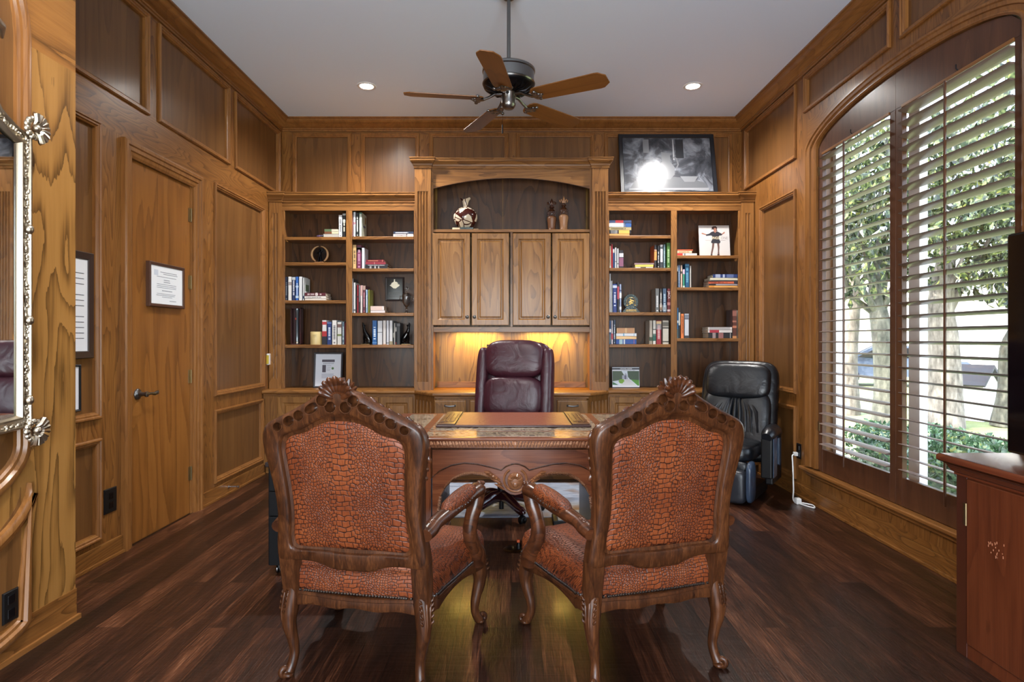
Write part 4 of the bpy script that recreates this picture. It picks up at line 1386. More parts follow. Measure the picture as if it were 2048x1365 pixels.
book_up('blue and white mottled book against the divider, third shelf nearer the window', 1354.2, 1357, 616, s, (74, 124, 176), G, ((0, .3, (80, 96, 100)), (.5, .58, (200, 210, 220))))
book_up('black and white book beside the orange one, third shelf', 1357.3, 1360.4, 619.6, s, (60, 62, 66), G, ((.45, .9, (196, 196, 190)),))
book_up('bright orange book with a dark vertical title', 1361.2, 1368, 628, s, (228, 128, 66), G, title=('AFTERCAPITALISM', .021, .56, (110, 50, 20)))
book_up('white book with a small portrait and a black foot beside the orange book', 1368.8, 1378, 628, s, (206, 208, 216), G, ((0, .11, (48, 50, 56)), (.80, .97, (120, 124, 136)), (.77, .8, (70, 70, 80))))
stack(G, s, [('thick black book with pale print under two white ones', 1417, 1464.8, 11, (30, 28, 32), None, ((.17, .3, (160, 140, 140)), (.42, .62, (150, 100, 98)), (.9, .92, (190, 190, 190))), .2),
             ('white book with a red band lying in the middle', 1416, 1464, 5.6, (214, 208, 204), None, ((.07, .46, (170, 52, 66)),), .2),
             ('white book with grey title lying over a red banded one', 1416, 1464, 5.4, (218, 212, 208), None, ((.07, .92, (176, 172, 172)),), .2)])
book_up('brown floral patterned book near the window end of the third shelf', 1464.9, 1473.4, 620, s, (96, 54, 44), G, ((.78, .96, (150, 96, 84)), (.36, .44, (190, 120, 92)), (.56, .62, (170, 110, 92)), (0, .08, (200, 140, 90))), side=((.02, 1, 0, 1, -1, (58, 34, 32)),))
book_up('white book at the window end of the third shelf', 1474.7, 1477.8, 621, s, (210, 204, 190), G)

# ---------- framed prints on the counter
Yc = 5.98
fw, fh = (684 - 626.5) / F * Yc, (773.5 - 702.5) / F * Yc
t = thing('document_frame', 'black framed page with a green dot and small picture, on the counter', 'picture frame', (X(655.2, Yc), Yc, CT + .0005))
t.rotation_euler = (math.radians(-6), 0, 0)
PZ = P_back(0)
MB().loops(PZ, -fw / 2, fw / 2, 0, fh, [(0, -.012), (0, .006), (.004, .009), (.014, .008), (.017, .003)], back=True).build('frame', paint(52, 50, 54), t)
MB().box(-fw / 2 + .017, fw / 2 - .017, -.0035, -.002, .017, fh - .017).build('page', paint(206, 212, 222), t)
pr = MB().box(-.062, .064, -.0042, -.0035, fh - .096, fh - .072)
pr.box(-.058, -.022, -.0042, -.0035, .155, .228)
pr.build('printed_picture', paint(74, 70, 82), t)
pr = MB()
for i, zz in enumerate((fh - .106, fh - .114)): marks(pr, -.055 + .004 * i, .06, zz, .004, -.0035, RND)
for i, zz in enumerate((.222, .204, .188, .174)): marks(pr, -.012, .03 - .004 * i, zz, .0035, -.0035, RND)
pr.build('heading', paint(96, 100, 112), t)
MB().box(-.064, .058, -.0041, -.0035, .094, .143).build('paragraph', paint(184, 190, 202), t)
MB().lathe([(0, 0), (.012, 0), (.012, .0008), (0, .0008)], seg=20, M=Matrix.Translation((.046, -.0035, .194)) @ Matrix.Rotation(PI / 2, 4, 'X')).build('green_dot', paint(70, 110, 60), t)
fw, fh = (1279 - 1224) / F * Yc, (774 - 732) / F * Yc
t = thing('photo_card', 'house photo card in a clear stand on the counter beside the fluted hutch', 'picture', (X(1252, Yc), Yc, CT + .0005))
t.rotation_euler = (math.radians(-5), 0, 0)
MB().box(-fw / 2, fw / 2, 0, .006, 0, fh).box(-fw / 2, fw / 2, 0, .05, 0, .004).build('stand', paint(52, 56, 76), t)
MB().box(-fw / 2 + .002, fw / 2 - .002, -.0012, 0, .008, fh - .006).build('card', paint(216, 220, 228), t)
ph0, ph1 = .022, fh - .042


def pic(pts, col, h=.0016, name='printed_picture'):
    MB().prism([((a - .5) * (fw - .008), ph0 + b * (ph1 - ph0)) for a, b in pts], PZ, .0012, h).build(name, paint(*col), t)


pic([(0, 0), (1, 0), (1, 1), (0, 1)], (200, 212, 224), .0014)
pic([(0, .3), (.42, .42), (.44, .7), (.34, 1), (0, 1)], (70, 88, 66))
pic([(.66, .42), (1, .34), (1, 1), (.56, 1), (.58, .6)], (58, 78, 56))
pic([(.36, .44), (.36, .7), (.44, .72), (.49, .88), (.55, .72), (.58, .44)], (160, 166, 184), .0018)
pic([(.45, .44), (.45, .66), (.48, .74), (.51, .66), (.51, .44)], (84, 88, 110), .002)
pic([(.24, .0), (.9, .0), (.62, .44), (.45, .44), (.40, .2)], (196, 200, 204), .0018)
pic([(.68, .42), (1, .38), (1, .0), (.94, 0)], (78, 140, 48), .0019)
pic([(0, .06), (.22, .05), (0, .26)], (46, 104, 66), .002)
pic([(.22, .3), (.28, .44), (.42, .44), (.44, .3), (.36, .14), (.27, .16)], (112, 160, 46), .002)
MB().box(-fw / 2 + .002, fw / 2 - .002, -.0018, -.0012, fh - .028, fh - .012).build('header_band', paint(22, 26, 42), t)
text('COLDWELL BANKER', .0135, 'header_title', paint(226, 228, 232), t, (.004, -.0022, fh - .020), (PI / 2, 0, 0), .95)
hl = MB()
marks(hl, -.045, .09, fh - .037, .006, -.0012, RND)
hl.build('heading', paint(150, 154, 166), t)

# ---------- things in the arched niche
NZ = 2.3445
Yv = 5.84
t = thing('vase', 'round brown vase with cream petal pattern and a fluted neck', 'vase', (X(931, Yv), Yv, NZ + .024))
vm = NT('petal_glaze')
tc = vm.n('ShaderNodeTexCoord')
vo = vm.n('ShaderNodeTexVoronoi', feature='DISTANCE_TO_EDGE')
vo.inputs['Scale'].default_value = 15.5
vm.l(tc.outputs['Object'], vo.inputs['Vector'])
vc = vm.n('ShaderNodeTexVoronoi', feature='F1')
vc.inputs['Scale'].default_value = 15.5
vm.l(tc.outputs['Object'], vc.inputs['Vector'])
sep = vm.n('ShaderNodeSeparateColor')
vm.l(vc.outputs['Color'], sep.inputs[0])
e1 = vm.ramp(vo.outputs['Distance'], [(.055, (0, 0, 0)), (.075, (1, 1, 1))])
e2 = vm.ramp(sep.outputs[0], [(.16, (0, 0, 0)), (.17, (1, 1, 1))])
vm.l(vm.mix(vm.mix(1.0, e1, e2, 'MULTIPLY'), srgb(64, 28, 22), srgb(216, 200, 176)), vm.b.inputs['Base Color'])
vm.b.inputs['Roughness'].default_value = .16
rb = 24.2 / F * Yv
vb = [(0, 0), (.045, 0), (.07, .012), (.098, .05), (rb, .1), (rb * .985, .135), (.092, .175), (.06, .198), (.03, .21), (.024, .222), (.026, .24), (.03, .262), (.034, .272)]
MB().lathe(vb, seg=40).build('body', vm.m, t, smooth=True)
rings = []
for k in range(5):
    f = k / 4
    rings.append([Vector(((.026 + .022 * f) * (1 + .18 * f * math.cos(4 * a)) * math.cos(a), (.026 + .018 * f) * (1 + .18 * f * math.cos(4 * a)) * math.sin(a), .262 + .03 * f + .012 * f * math.cos(2 * a + .6))) for a in [2 * PI * j / 36 for j in range(36)]])
MB().rings(rings, caps=False).build('lip', vm.m, t, smooth=True)
t = thing('stone_stand', 'low slab of cream and dark stone under the petal vase', 'stand', (X(932, Yv), Yv, NZ))
MB().box(-.125, -.05, -.09, .08, 0, .022).build('cream_slab', paint(206, 190, 158), t, bevel=.004)
MB().box(-.05, .075, -.095, .08, 0, .0235).build('dark_slab', M['green_stone'], t, bevel=.002)
MB().box(.075, .125, -.07, .08, 0, .015).build('tan_slab', paint(190, 160, 124), t, bevel=.003)


def finial(u, v_top, w_px, Yf, label, dark):
    k = (Z(v_top, Yf) - NZ) / .36
    r = w_px / F * Yf / 2
    t = thing('carved_finial', label, 'ornament', (X(u, Yf), Yf, NZ), 0, 'carved finials in the arched niche')
    mat = M['walnut_dark'] if dark else M['walnut']
    hi = plain('rubbed_bronze' + ('_dark' if dark else ''), srgb(118, 78, 52) if dark else srgb(170, 124, 88), .4)
    rings = []
    for f, z in ((.92, 0), (.95, .008), (.8, .02), (.78, .05), (.88, .1), (1.0, .14), (1.0, .155), (.86, .165), (.70, .17)):
        rings.append([Vector((r * f * (1 + (.07 * abs(math.cos(5 * a)) if .02 < z < .15 else .03)) * math.cos(a), r * f * (1 + (.07 * abs(math.cos(5 * a)) if .02 < z < .15 else .03)) * math.sin(a), z * k)) for a in [2 * PI * j / 40 for j in range(40)]])
    MB().rings(rings).build('fluted_body', hi, t, smooth=True)
    b = MB().lathe([(.62 * r, .165 * k), (.84 * r, .18 * k), (.86 * r, .21 * k), (.6 * r, .235 * k), (.34 * r, .245 * k), (.3 * r, .255 * k), (.55 * r, .262 * k), (.55 * r, .27 * k), (.25 * r, .276 * k), (.22 * r, .29 * k)], seg=20)
    for j in range(12):
        for q in range(3):
            a = 2 * PI * (j + .5 * (q % 2)) / 12
            b.sq((.85 * r * math.cos(a), .85 * r * math.sin(a), (.178 + .017 * q) * k), (.15 * r, .15 * r, .010 * k), seg=6, rng=5)
    b.build('carved_collar', mat, t, smooth=True)
    f = MB().tube([(0, 0, .285 * k), (0, 0, .31 * k), (0, 0, .335 * k), (0, 0, .36 * k)], [.10 * r, .34 * r, .26 * r, .03 * r], 8)
    for sg in (-1, 1):
        f.tube([(0, 0, .288 * k), (sg * .3 * r, 0, .305 * k), (sg * .62 * r, 0, .327 * k), (sg * .86 * r, 0, .318 * k), (sg * .80 * r, 0, .300 * k), (sg * .62 * r, 0, .298 * k)], [.1 * r, .16 * r, .18 * r, .17 * r, .13 * r, .06 * r], 8)
    f.box(-.42 * r, .42 * r, -.16 * r, .16 * r, .288 * k, .297 * k)
    f.build('fleur_de_lis', mat if dark else hi, t, smooth=True)


finial(1103.5, 397.5, 18, 5.88, 'shorter darker carved finial in the arched niche', True)
finial(1127.5, 392.5, 18, 5.84, 'taller lighter carved finial in the arched niche', False)

# ---------- poster leaning on top of the bookcase
Yp = 6.0
t = thing('poster', 'black framed black and white poster leaning on top of the bookcase', 'poster', (1.578, Yp, W_TOP + .005))
t.rotation_euler = (math.radians(-12.5), 0, 0)
pw, ph = .972, .668
MB().loops(P_back(0), -pw / 2, pw / 2, 0, ph, [(0, -.012), (0, .010), (.004, .014), (.036, .012), (.042, .004)], back=True).build('frame', plain('black_poster_frame', srgb(18, 20, 26), .3), t)
pm = NT('grey_photo_print')
tc = pm.n('ShaderNodeTexCoord')
sp = pm.n('ShaderNodeSeparateXYZ')
pm.l(tc.outputs['Object'], sp.inputs[0])
n1 = pm.noise(tc.outputs['Object'], 5.0, 5, .6, .6)
pm.l(pm.ramp(n1, [(.3, srgb(26, 28, 32)), (.48, srgb(58, 60, 66)), (.62, srgb(112, 116, 124)), (.8, srgb(160, 164, 172))]), pm.b.inputs['Base Color'])
pm.b.inputs['Roughness'].default_value = .2
pr = MB().box(-pw / 2 + .042, pw / 2 - .042, -.0042, -.003, .042, ph - .042).build('print', pm.m, t)


def blob(pts, col, h, name='printed_shape'):
    MB().prism(pts, P_back(0), .004, h).build(name, plain('photo_grey_%d' % col, srgb(col, col + 2, col + 6), .2), t)


# a plain still life in greys: a draped table with a jug and two bowls, a window behind
blob([(-.40, .05), (.40, .05), (.36, .13), (.2, .185), (-.1, .2), (-.34, .15)], 84, .0046)
blob([(-.40, .05), (.40, .05), (.40, .075), (-.40, .07)], 118, .0050)
blob([(-.10, .17), (.02, .165), (.065, .22), (.07, .30), (.03, .36), (.03, .43), (.05, .455), (-.06, .47), (-.055, .36), (-.11, .30), (-.12, .22)], 96, .0050)
blob([(.07, .42), (.10, .40), (.115, .33), (.08, .26), (.08, .275), (.10, .33), (.088, .385), (.06, .405)], 96, .0051)
blob([(.16, .14), (.26, .14), (.30, .20), (.12, .20)], 104, .0050)
blob([(-.30, .12), (-.20, .12), (-.17, .165), (-.33, .165)], 90, .0050)
blob([(.06, .38), (.075, .38), (.075, .61), (.06, .61)], 140, .0046)
blob([(.09, .40), (.17, .40), (.17, .61), (.09, .61)], 38, .0046)
blob([(-.24, .46), (-.18, .46), (-.18, .61), (-.24, .61)], 110, .0046)
# ================================================================ FURNITURE
def catmull(pts, n=6, closed=False):
    out = []
    m = len(pts)
    P = [Vector(p) for p in pts]
    for i in range(m if closed else m - 1):
        if closed: a, b, c, d = P[(i - 1) % m], P[i], P[(i + 1) % m], P[(i + 2) % m]
        else: a, b, c, d = P[max(i - 1, 0)], P[i], P[i + 1], P[min(i + 2, m - 1)]
        for k in range(n):
            t = k / n
            out.append(.5 * ((2 * b) + (c - a) * t + (2 * a - 5 * b + 4 * c - d) * t * t + (3 * b - a - 3 * c + d) * t ** 3))
    if not closed: out.append(P[-1])
    return out


def radial(loop, c, n):
    """resample a star-shaped 2D loop at n even angles about c"""
    out = []
    m = len(loop)
    for k in range(n):
        a = 2 * PI * k / n + .0001
        dx, dz = math.cos(a), math.sin(a)
        best = None
        for i in range(m):
            p, q = loop[i], loop[(i + 1) % m]
            ex, ez = q[0] - p[0], q[1] - p[1]
            den = dx * ez - dz * ex
            if abs(den) < 1e-12: continue
            px, pz = p[0] - c[0], p[1] - c[1]
            t = (px * ez - pz * ex) / den
            u = (px * dz - pz * dx) / den
            if t > 0 and -1e-9 <= u <= 1 + 1e-9 and (best is None or t > best): best = t
        out.append((c[0] + dx * best, c[1] + dz * best))
    return out


def smooth_interp(path, rad, n=5):
    """catmull on 3D points with radii"""
    q = catmull([Vector((*p, r)) if False else Vector((p[0], p[1], p[2])) for p, r in zip(path, rad)], n)
    rr = []
    for i in range(len(rad) - 1):
        for k in range(n):
            t = k / n
            t = t * t * (3 - 2 * t)
            rr.append(rad[i] * (1 - t) + rad[i + 1] * t)
    rr.append(rad[-1])
    return q, rr


def boolean_cut(o, cutter):
    md = o.modifiers.new('cut', 'BOOLEAN')
    md.operation = 'DIFFERENCE'
    md.solver = 'EXACT'
    md.use_self = True
    md.object = cutter
    dg = bpy.context.evaluated_depsgraph_get()
    me = bpy.data.meshes.new_from_object(o.evaluated_get(dg))
    o.modifiers.clear()
    if len(me.polygons) > 50:
        me.polygons.foreach_set('use_smooth', [True] * len(me.polygons))
        me.set_sharp_from_angle(angle=math.radians(42))
        o.data = me
    bpy.data.objects.remove(cutter)


# ---------------------------------------------------------------- carved armchair
def armchair(label, loc, rz):
    t = thing('armchair', label, 'armchair', loc, rz, None)
    by = lambda z: -.004 - .165 * (z - .33)
    half_o = [(0, .425), (.07, .428), (.13, .45), (.19, .457), (.25, .452), (.287, .45), (.288, .52), (.275, .62), (.276, .72), (.291, .82), (.304, .90), (.302, .948), (.285, .985), (.236, 1.012), (.18, 1.040), (.125, 1.070), (.07, 1.104), (.035, 1.116), (0, 1.119)]
    half_i = [(0, .512), (.1, .513), (.19, .512), (.216, .520), (.221, .56), (.213, .64), (.214, .74), (.221, .84), (.224, .895), (.212, .930), (.185, .945), (.145, .955), (.10, .980), (.05, .999), (0, 1.003)]
    C = (0, .74)
    NS = 120

    def full(h):
        h = catmull([Vector((a, b, 0)) for a, b in h], 5)
        h = [(p.x, p.y) for p in h]
        return h + [(-a, b) for a, b in reversed(h[1:-1])]
    lo, li = radial(full(half_o), C, NS), radial(full(half_i), C, NS)
    prof = [(0, .026), (0, -.010), (.05, -.019), (.16, -.024), (.72, -.024), (.80, -.020), (.85, -.010), (1.0, -.006), (1.0, .026)]
    rings = []
    for a, b in zip(lo, li):
        r = []
        for f, h in prof:
            x, z = a[0] + (b[0] - a[0]) * f, a[1] + (b[1] - a[1]) * f
            r.append(Vector((x, by(z) + h, z)))
        rings.append(r)
    frame = MB().rings(rings, loop=True).build('back_frame', M['walnut'], t, smooth=math.radians(42))
    cut = MB()
    for x, z, rx, rzz in ((.028, 1.056, .021, .020), (.058, 1.079, .020, .021), (.098, 1.050, .029, .018), (.150, 1.022, .020, .019), (.190, 1.001, .022, .018), (.236, .978, .017, .016)):
        for sg in (-1, 1):
            Mx = Matrix.Translation((sg * x, by(z) - .026, z)) @ Matrix.Rotation(sg * math.radians(32), 4, 'Y')
            cut.sq((0, 0, 0), (rx, .049, rzz), 1, 1, 20, 12, Mx)
    co = cut.build('carving_cutter', None)
    co.location = t.location
    co.rotation_euler = t.rotation_euler
    bpy.context.view_layer.update()
    boolean_cut(frame, co)
    # raised rims round the scooped carvings
    rim = MB()
    for x, z, rx, rzz in ((.098, 1.050, .030, .019), (.150, 1.022, .021, .020), (.190, 1.001, .023, .019), (.236, .978, .018, .017), (.058, 1.079, .021, .022), (.028, 1.056, .022, .021)):
        for sg in (-1, 1):
            pts = []
            for k in range(18):
                a = 2 * PI * k / 18
                p = Matrix.Rotation(sg * math.radians(32), 4, 'Y') @ Vector((rx * math.cos(a), 0, rzz * math.sin(a)))
                pts.append(p + Vector((sg * x, by(z) - .0235, z)))
            rim.tube(pts, .0018, 6, loop=True, up=(0, 1, 0))
    rim.build('carved_rim', M['walnut'], t, smooth=True)
    # shell crest
    sh = MB()
    yb = by(1.12)
    for i in range(-4, 5):
        a = math.radians(i * 15.5)
        L = .088 - .0024 * abs(i) ** 1.6
        pts = [(math.sin(a) * L * f, yb + .004 - .028 * math.sin(f * PI * .62) - (.012 if f > .8 else 0), 1.080 + math.cos(a) * L * f) for f in (0, .25, .5, .75, .93, 1.0)]
        q, rr = smooth_interp(pts, [.004, .008, .0105, .0125, .010, .004], 3)
        sh.tube(q, rr, 8)
        pts = [(math.sin(a) * L * f, yb + .02 + .012 * math.sin(f * PI * .6), 1.080 + math.cos(a) * L * f) for f in (0, .3, .6, .9)]
        sh.tube(pts, [.004, .009, .012, .005], 6)
    sh.sq((0, yb + .004, 1.105), (.04, .022, .034), .9)
    sh.build('shell_crest', M['walnut_dark'], t, smooth=True)
    # leaf carving along the upper front edge
    lf = MB()
    edge = [p for p in lo if p[1] > .80]
    for k, (x, z) in enumerate(edge):
        if k % 2 or abs(x) < .055: continue
        s_ = 1 if x > 0 else -1
        big = 1.5 if k % 8 == 4 else 1.0
        Mx = Matrix.Translation((x * .985, by(z) + .024, z - .003)) @ Matrix.Rotation(s_ * math.radians(35 + 20 * (z < .97)), 4, 'Y')
        lf.sq((0, 0, 0), (.014 * big, .007, .0075 * big), 1, 1, 8, 6, Mx)
        Mx = Matrix.Translation((x * .965, by(z) + .030, z - .010)) @ Matrix.Rotation(s_ * math.radians(-25), 4, 'Y')
        lf.sq((0, 0, 0), (.011, .006, .005), 1, 1, 8, 6, Mx)
    for sg in (-1, 1):
        ids = {i for i, p in enumerate(lf.v) if p.x * sg > 0}
        mp = {i: k for k, i in enumerate(sorted(ids))}
        hb = MB()
        hb.v = [lf.v[i] for i in sorted(ids)]
        hb.f = [[mp[i] for i in f] for f in lf.f if all(i in ids for i in f)]
        hb.build('leaf_carving', M['walnut_dark'], t, smooth=True)
    # posts below the frame, running into the rear legs
    for sg in (-1, 1):
        r = []
        for z, xo, xi in ((.30, .287, .222), (.36, .288, .222), (.42, .290, .222), (.475, .291, .222)):
            y = by(z)
            r.append([Vector((sg * a, y + h, z)) for a, h in ((xo, .026), (xo, -.012), (xo - .008, -.022), (xi + .008, -.022), (xi, -.012), (xi, .026))])
        MB().rings(r).build('back_post', M['walnut'], t, smooth=math.radians(40))

    # upholstered back
    bp = MB()
    rr = []
    for f, h in ((.2, .05), (.5, .048), (.8, .040), (.93, .028), (1.005, .012), (1.005, -.004), (.97, -.010), (.9, -.013), (.7, -.015), (.4, -.016), (.1, -.016)):
        rr.append([Vector((C[0] + (x - C[0]) * f, by(C[1] + (z - C[1]) * f) + h, C[1] + (z - C[1]) * f)) for x, z in li])
    bp.rings(rr).build('upholstered_back', M['croc'], t, smooth=True)

    # seat
    plan = [(0, -.012), (.14, -.010), (.245, -.004), (.284, .03), (.290, .14), (.305, .26), (.326, .38), (.352, .48), (.338, .525), (.25, .535), (.12, .56), (0, .57)]
    pl = plan + [(-a, b) for a, b in reversed(plan[1:-1])]
    pl = [(p.x, p.y) for p in catmull([Vector((a, b, 0)) for a, b in pl], 6, True)]
    n = len(pl)
    nrm = []
    for i in range(n):
        a, b = pl[i - 1], pl[(i + 1) % n]
        d = Vector((b[0] - a[0], b[1] - a[1])).normalized()
        nrm.append((d.y, -d.x))
    rings = []
    for i, (x, y) in enumerate(pl):
        wav = .005 * math.cos(4 * PI * (abs(x) / .33)) if y < .05 else (.012 * math.cos(2 * PI * (y - .26) / .5) if y < .5 else .014 * math.cos(3 * PI * x / .33))
        zb = .282 - .006 + wav * .8
        zt = .328 + (.006 * math.cos(PI * x / .28) * -1 if y < .05 else -.014 * math.sin(PI * min(1, max(0, y / .5))))
        nx, ny = nrm[i]
        r = []
        for o, z in ((-.030, zt), (.004, zt), (.010, zt - .004), (.011, zt - .014), (.006, zt - .018), (.009, zb + .012), (.006, zb), (-.030, zb)):
            r.append(Vector((x + nx * o, y + ny * o, z)))
        rings.append(r)
    MB().rings(rings, loop=True).build('seat_rail', M['walnut'], t, smooth=math.radians(40))
    cu = []
    zt = lambda y, x: .326 + (-.014 * math.sin(PI * min(1, max(0, y / .5))) if y > .05 else 0)
    for o, z in ((-.01, .0), (.001, .004), (.006, .03), (.004, .065), (-.006, .093), (-.028, .113), (-.07, .128), (-.14, .138), (-.22, .142)):
        ring = []
        for i, (x, y) in enumerate(pl):
            nx, ny = nrm[i]
            if o > -.05: ring.append(Vector((x + nx * o, y + ny * o, zt(y, x) + z)))
            else:
                f = 1 + o / .30
                ring.append(Vector((x * f, .27 + (y - .27) * f, .326 + z)))
        cu.append(ring)
    MB().rings(cu).build('seat_cushion', M['croc'], t, smooth=True)
    nh, nr = MB(), MB()
    for i in range(n):
        a, b = pl[i], pl[(i + 1) % n]
        L = math.hypot(b[0] - a[0], b[1] - a[1])
        k = int(max(1, round(L / .0125)))
        for j in range(k):
            f = j / k
            x, y = a[0] + (b[0] - a[0]) * f, a[1] + (b[1] - a[1]) * f
            if y < .02 and abs(x) > .225: continue
            nx, ny = nrm[i]
            (nr if y < .02 else nh).sq((x + nx * .006, y + ny * .006, zt(y, x) + .007), (.0055, .0055, .0055), 1, 1, 6, 5)
    nh.build('nailhead_trim', M['pewter'], t, smooth=True)
    nr.build('rear_nailhead_trim', M['pewter'], t, smooth=True)

    # legs
    def leg(path, rad, foot, out):
        q, rr = smooth_interp(path, rad, 5)
        m = MB().tube(q, rr, 12, up=(0, 1, 0))
        fx, fy, fz = foot
        ox, oy = out
        # scrolled toe
        spiral = []
        for k in range(15):
            a = math.radians(-100 + k * 30)
            rad_ = .020 * (1 - k / 17)
            spiral.append((fx + ox * (rad_ * math.cos(a)), fy + oy * (rad_ * math.cos(a)), fz + .006 + rad_ * math.sin(a)))
        m.tube(spiral, [.0105] * 10 + [.009, .008, .007, .006, .004], 8)
        m.sq((fx - ox * .010, fy - oy * .010, .010), (.022, .022, .0098), .8)
        # carved leaf down the knee
        for k in (-1, 0, 1):
            pts = []
            for f, (p, r) in enumerate(zip(q[1:16:2], rr[1:16:2])):
                side = Vector((-oy, ox, 0)) * (k * r * .62 * (1 - f * .09))
                pts.append(p + Vector((ox, oy, 0)) * (r * (.93 if k == 0 else .76)) + side)
            m.tube(pts, [.002, .006, .0075, .0065, .006, .005, .004, .0015][:len(pts)], 6)
        for k in range(5):
            p, r = q[2 + 2 * k], rr[2 + 2 * k]
            for sd in (-1, 1):
                c = p + Vector((ox, oy, 0)) * (r * .8) + Vector((-oy, ox, 0)) * (sd * r * .55)
                e_ = c + Vector((ox, oy, 0)) * .004 + Vector((-oy, ox, 0)) * (sd * .010) + Vector((0, 0, .014))
                m.tube([c, (c + e_) / 2 + Vector((ox, oy, 0)) * .004, e_], [.005, .0045, .001], 6)
        return m.build('leg', M['walnut'], t, smooth=math.radians(60))
    d = .7071
    for sg in (-1, 1):
        leg([(sg * .252, .004, .335), (sg * .256, -.002, .30), (sg * .262, -.010, .25), (sg * .262, -.014, .20), (sg * .252, -.008, .14), (sg * .246, -.004, .09), (sg * .249, -.012, .05), (sg * .256, -.024, .02)],
            [.034, .033, .031, .026, .0205, .0175, .018, .020], (sg * .266, -.034, .018), (sg * d, -d))
        leg([(sg * .318, .492, .335), (sg * .326, .502, .30), (sg * .336, .514, .25), (sg * .335, .514, .19), (sg * .322, .500, .12), (sg * .318, .498, .075), (sg * .324, .508, .04), (sg * .332, .520, .018)],
            [.036, .036, .034, .027, .021, .018, .019, .021], (sg * .342, .533, .018), (sg * d, d))
    # arms
    for sg in (-1, 1):
        a = thing_part('arm', t)
        pth = [(sg * .280, -.055, .585), (sg * .284, -.01, .592), (sg * .290, .04, .605), (sg * .302, .12, .612), (sg * .325, .24, .628), (sg * .345, .34, .640), (sg * .355, .395, .642), (sg * .357, .425, .630)]
        q, rr = smooth_interp(pth, [.024, .027, .025, .028, .031, .030, .032, .026], 4)
        m = MB().tube(q, rr, 12, squash=1.15)
        # scrolled hand end with carving
        for k in range(7):
            aa = math.radians(-60 + 40 * k)
            m.sq((sg * (.357 + .014 * math.cos(k * 1.9)), .418 + .018 * math.cos(aa), .648 + .020 * math.sin(aa)), (.014, .011, .011), 1, 1, 8, 6)
        for k in range(5):
            m.sq((sg * (.285 + .004 * k), .0 + .022 * k, .616 + .004 * (k % 2)), (.012, .013, .008), 1, 1, 8, 6)
        q2, r2 = smooth_interp([(sg * .355, .405, .635), (sg * .350, .388, .58), (sg * .336, .372, .52), (sg * .330, .372, .46), (sg * .338, .395, .40), (sg * .345, .425, .35), (sg * .343, .44, .31)], [.033, .033, .030, .031, .034, .040, .040], 4)
        m.tube(q2, r2, 12, squash=1.0, up=(0, 1, 0))
        for p, r in list(zip(q2, r2))[2:22:2]:
            m.sq(p + Vector((sg * r * .55, r * .8, 0)), (.006, .006, .009), 1, 1, 6, 5)
        m.build('arm_frame', M['walnut_dark'], a, smooth=math.radians(60))
        q, rr = smooth_interp([(sg * .300, .105, .626), (sg * .309, .15, .638), (sg * .325, .235, .648), (sg * .340, .31, .658), (sg * .346, .345, .654)], [.014, .029, .034, .031, .016], 4)
        MB().tube(q, rr, 14, squash=1.05).build('arm_pad', M['croc'], a, smooth=True)
        nl = MB()
        for f in range(2, 15):
            p, r = q[f], rr[f]
            for sd in (-1, 1):
                nl.sq(p + Vector((sd * r * .98, 0, -r * .55)), (.0045,) * 3, 1, 1, 6, 5)
        nl.build('pad_nailheads', M['pewter'], a, smooth=True)
    t.scale = (1.04, 1.03, 1.0)
    return t


def thing_part(name, parent):
    o = bpy.data.objects.new(name, None)
    COL.objects.link(o)
    o.parent = parent
    o.empty_display_size = .05
    return o


armchair('carved walnut armchair in orange crocodile leather on the door side, its back to us', (-.590, 2.285, 0), math.radians(-11))
armchair('carved walnut armchair in orange crocodile leather on the window side, near the recliner', (.556, 2.325, 0), math.radians(17))

# ---------------------------------------------------------------- desk
DX, DY0, DY1, DT = .02, 3.14, 4.18, .78
desk = thing('executive_desk', 'large carved mahogany desk with stone inlaid top and an arched front', 'desk', (DX, DY0, 0))
W2 = .775
dd = DY1 - DY0
MB().box(-W2, W2, 0, dd, DT - .016, DT).build('top', M['desk'], desk, bevel=.005)
ed = MB()
for p in ([(-W2, .0), (W2, .0)], [(-W2, dd), (W2, dd)]):
    ed.box(-W2 + .005, W2 - .005, p[0][1] - .0 if p[0][1] else .004, (p[0][1] or .03), DT - .05, DT - .016)
ed = MB().box(-W2 + .01, W2 - .01, .01, dd - .01, DT - .052, DT - .016)
ed.build('edge_core', M['desk'], desk)
gd = MB()


def gadroon(mb, p0, p1, nrm, step=.0165):
    L = (Vector(p1) - Vector(p0)).length
    n = int(L / step)
    for i in range(n + 1):
        f = (i + .5) / (n + 1)
        p = Vector(p0).lerp(Vector(p1), f)
        s_ = 1 if f > .5 else -1
        tdir = (Vector(p1) - Vector(p0)).normalized()
        pts = [p + tdir * (s_ * .006) + Vector((0, 0, .015)) + Vector(nrm) * -.002, p + Vector(nrm) * .006, p - tdir * (s_ * .005) + Vector((0, 0, -.015)) + Vector(nrm) * .002]
        mb.tube(pts, [.003, .006, .004] if i % 2 else [.005, .0095, .006], 6)


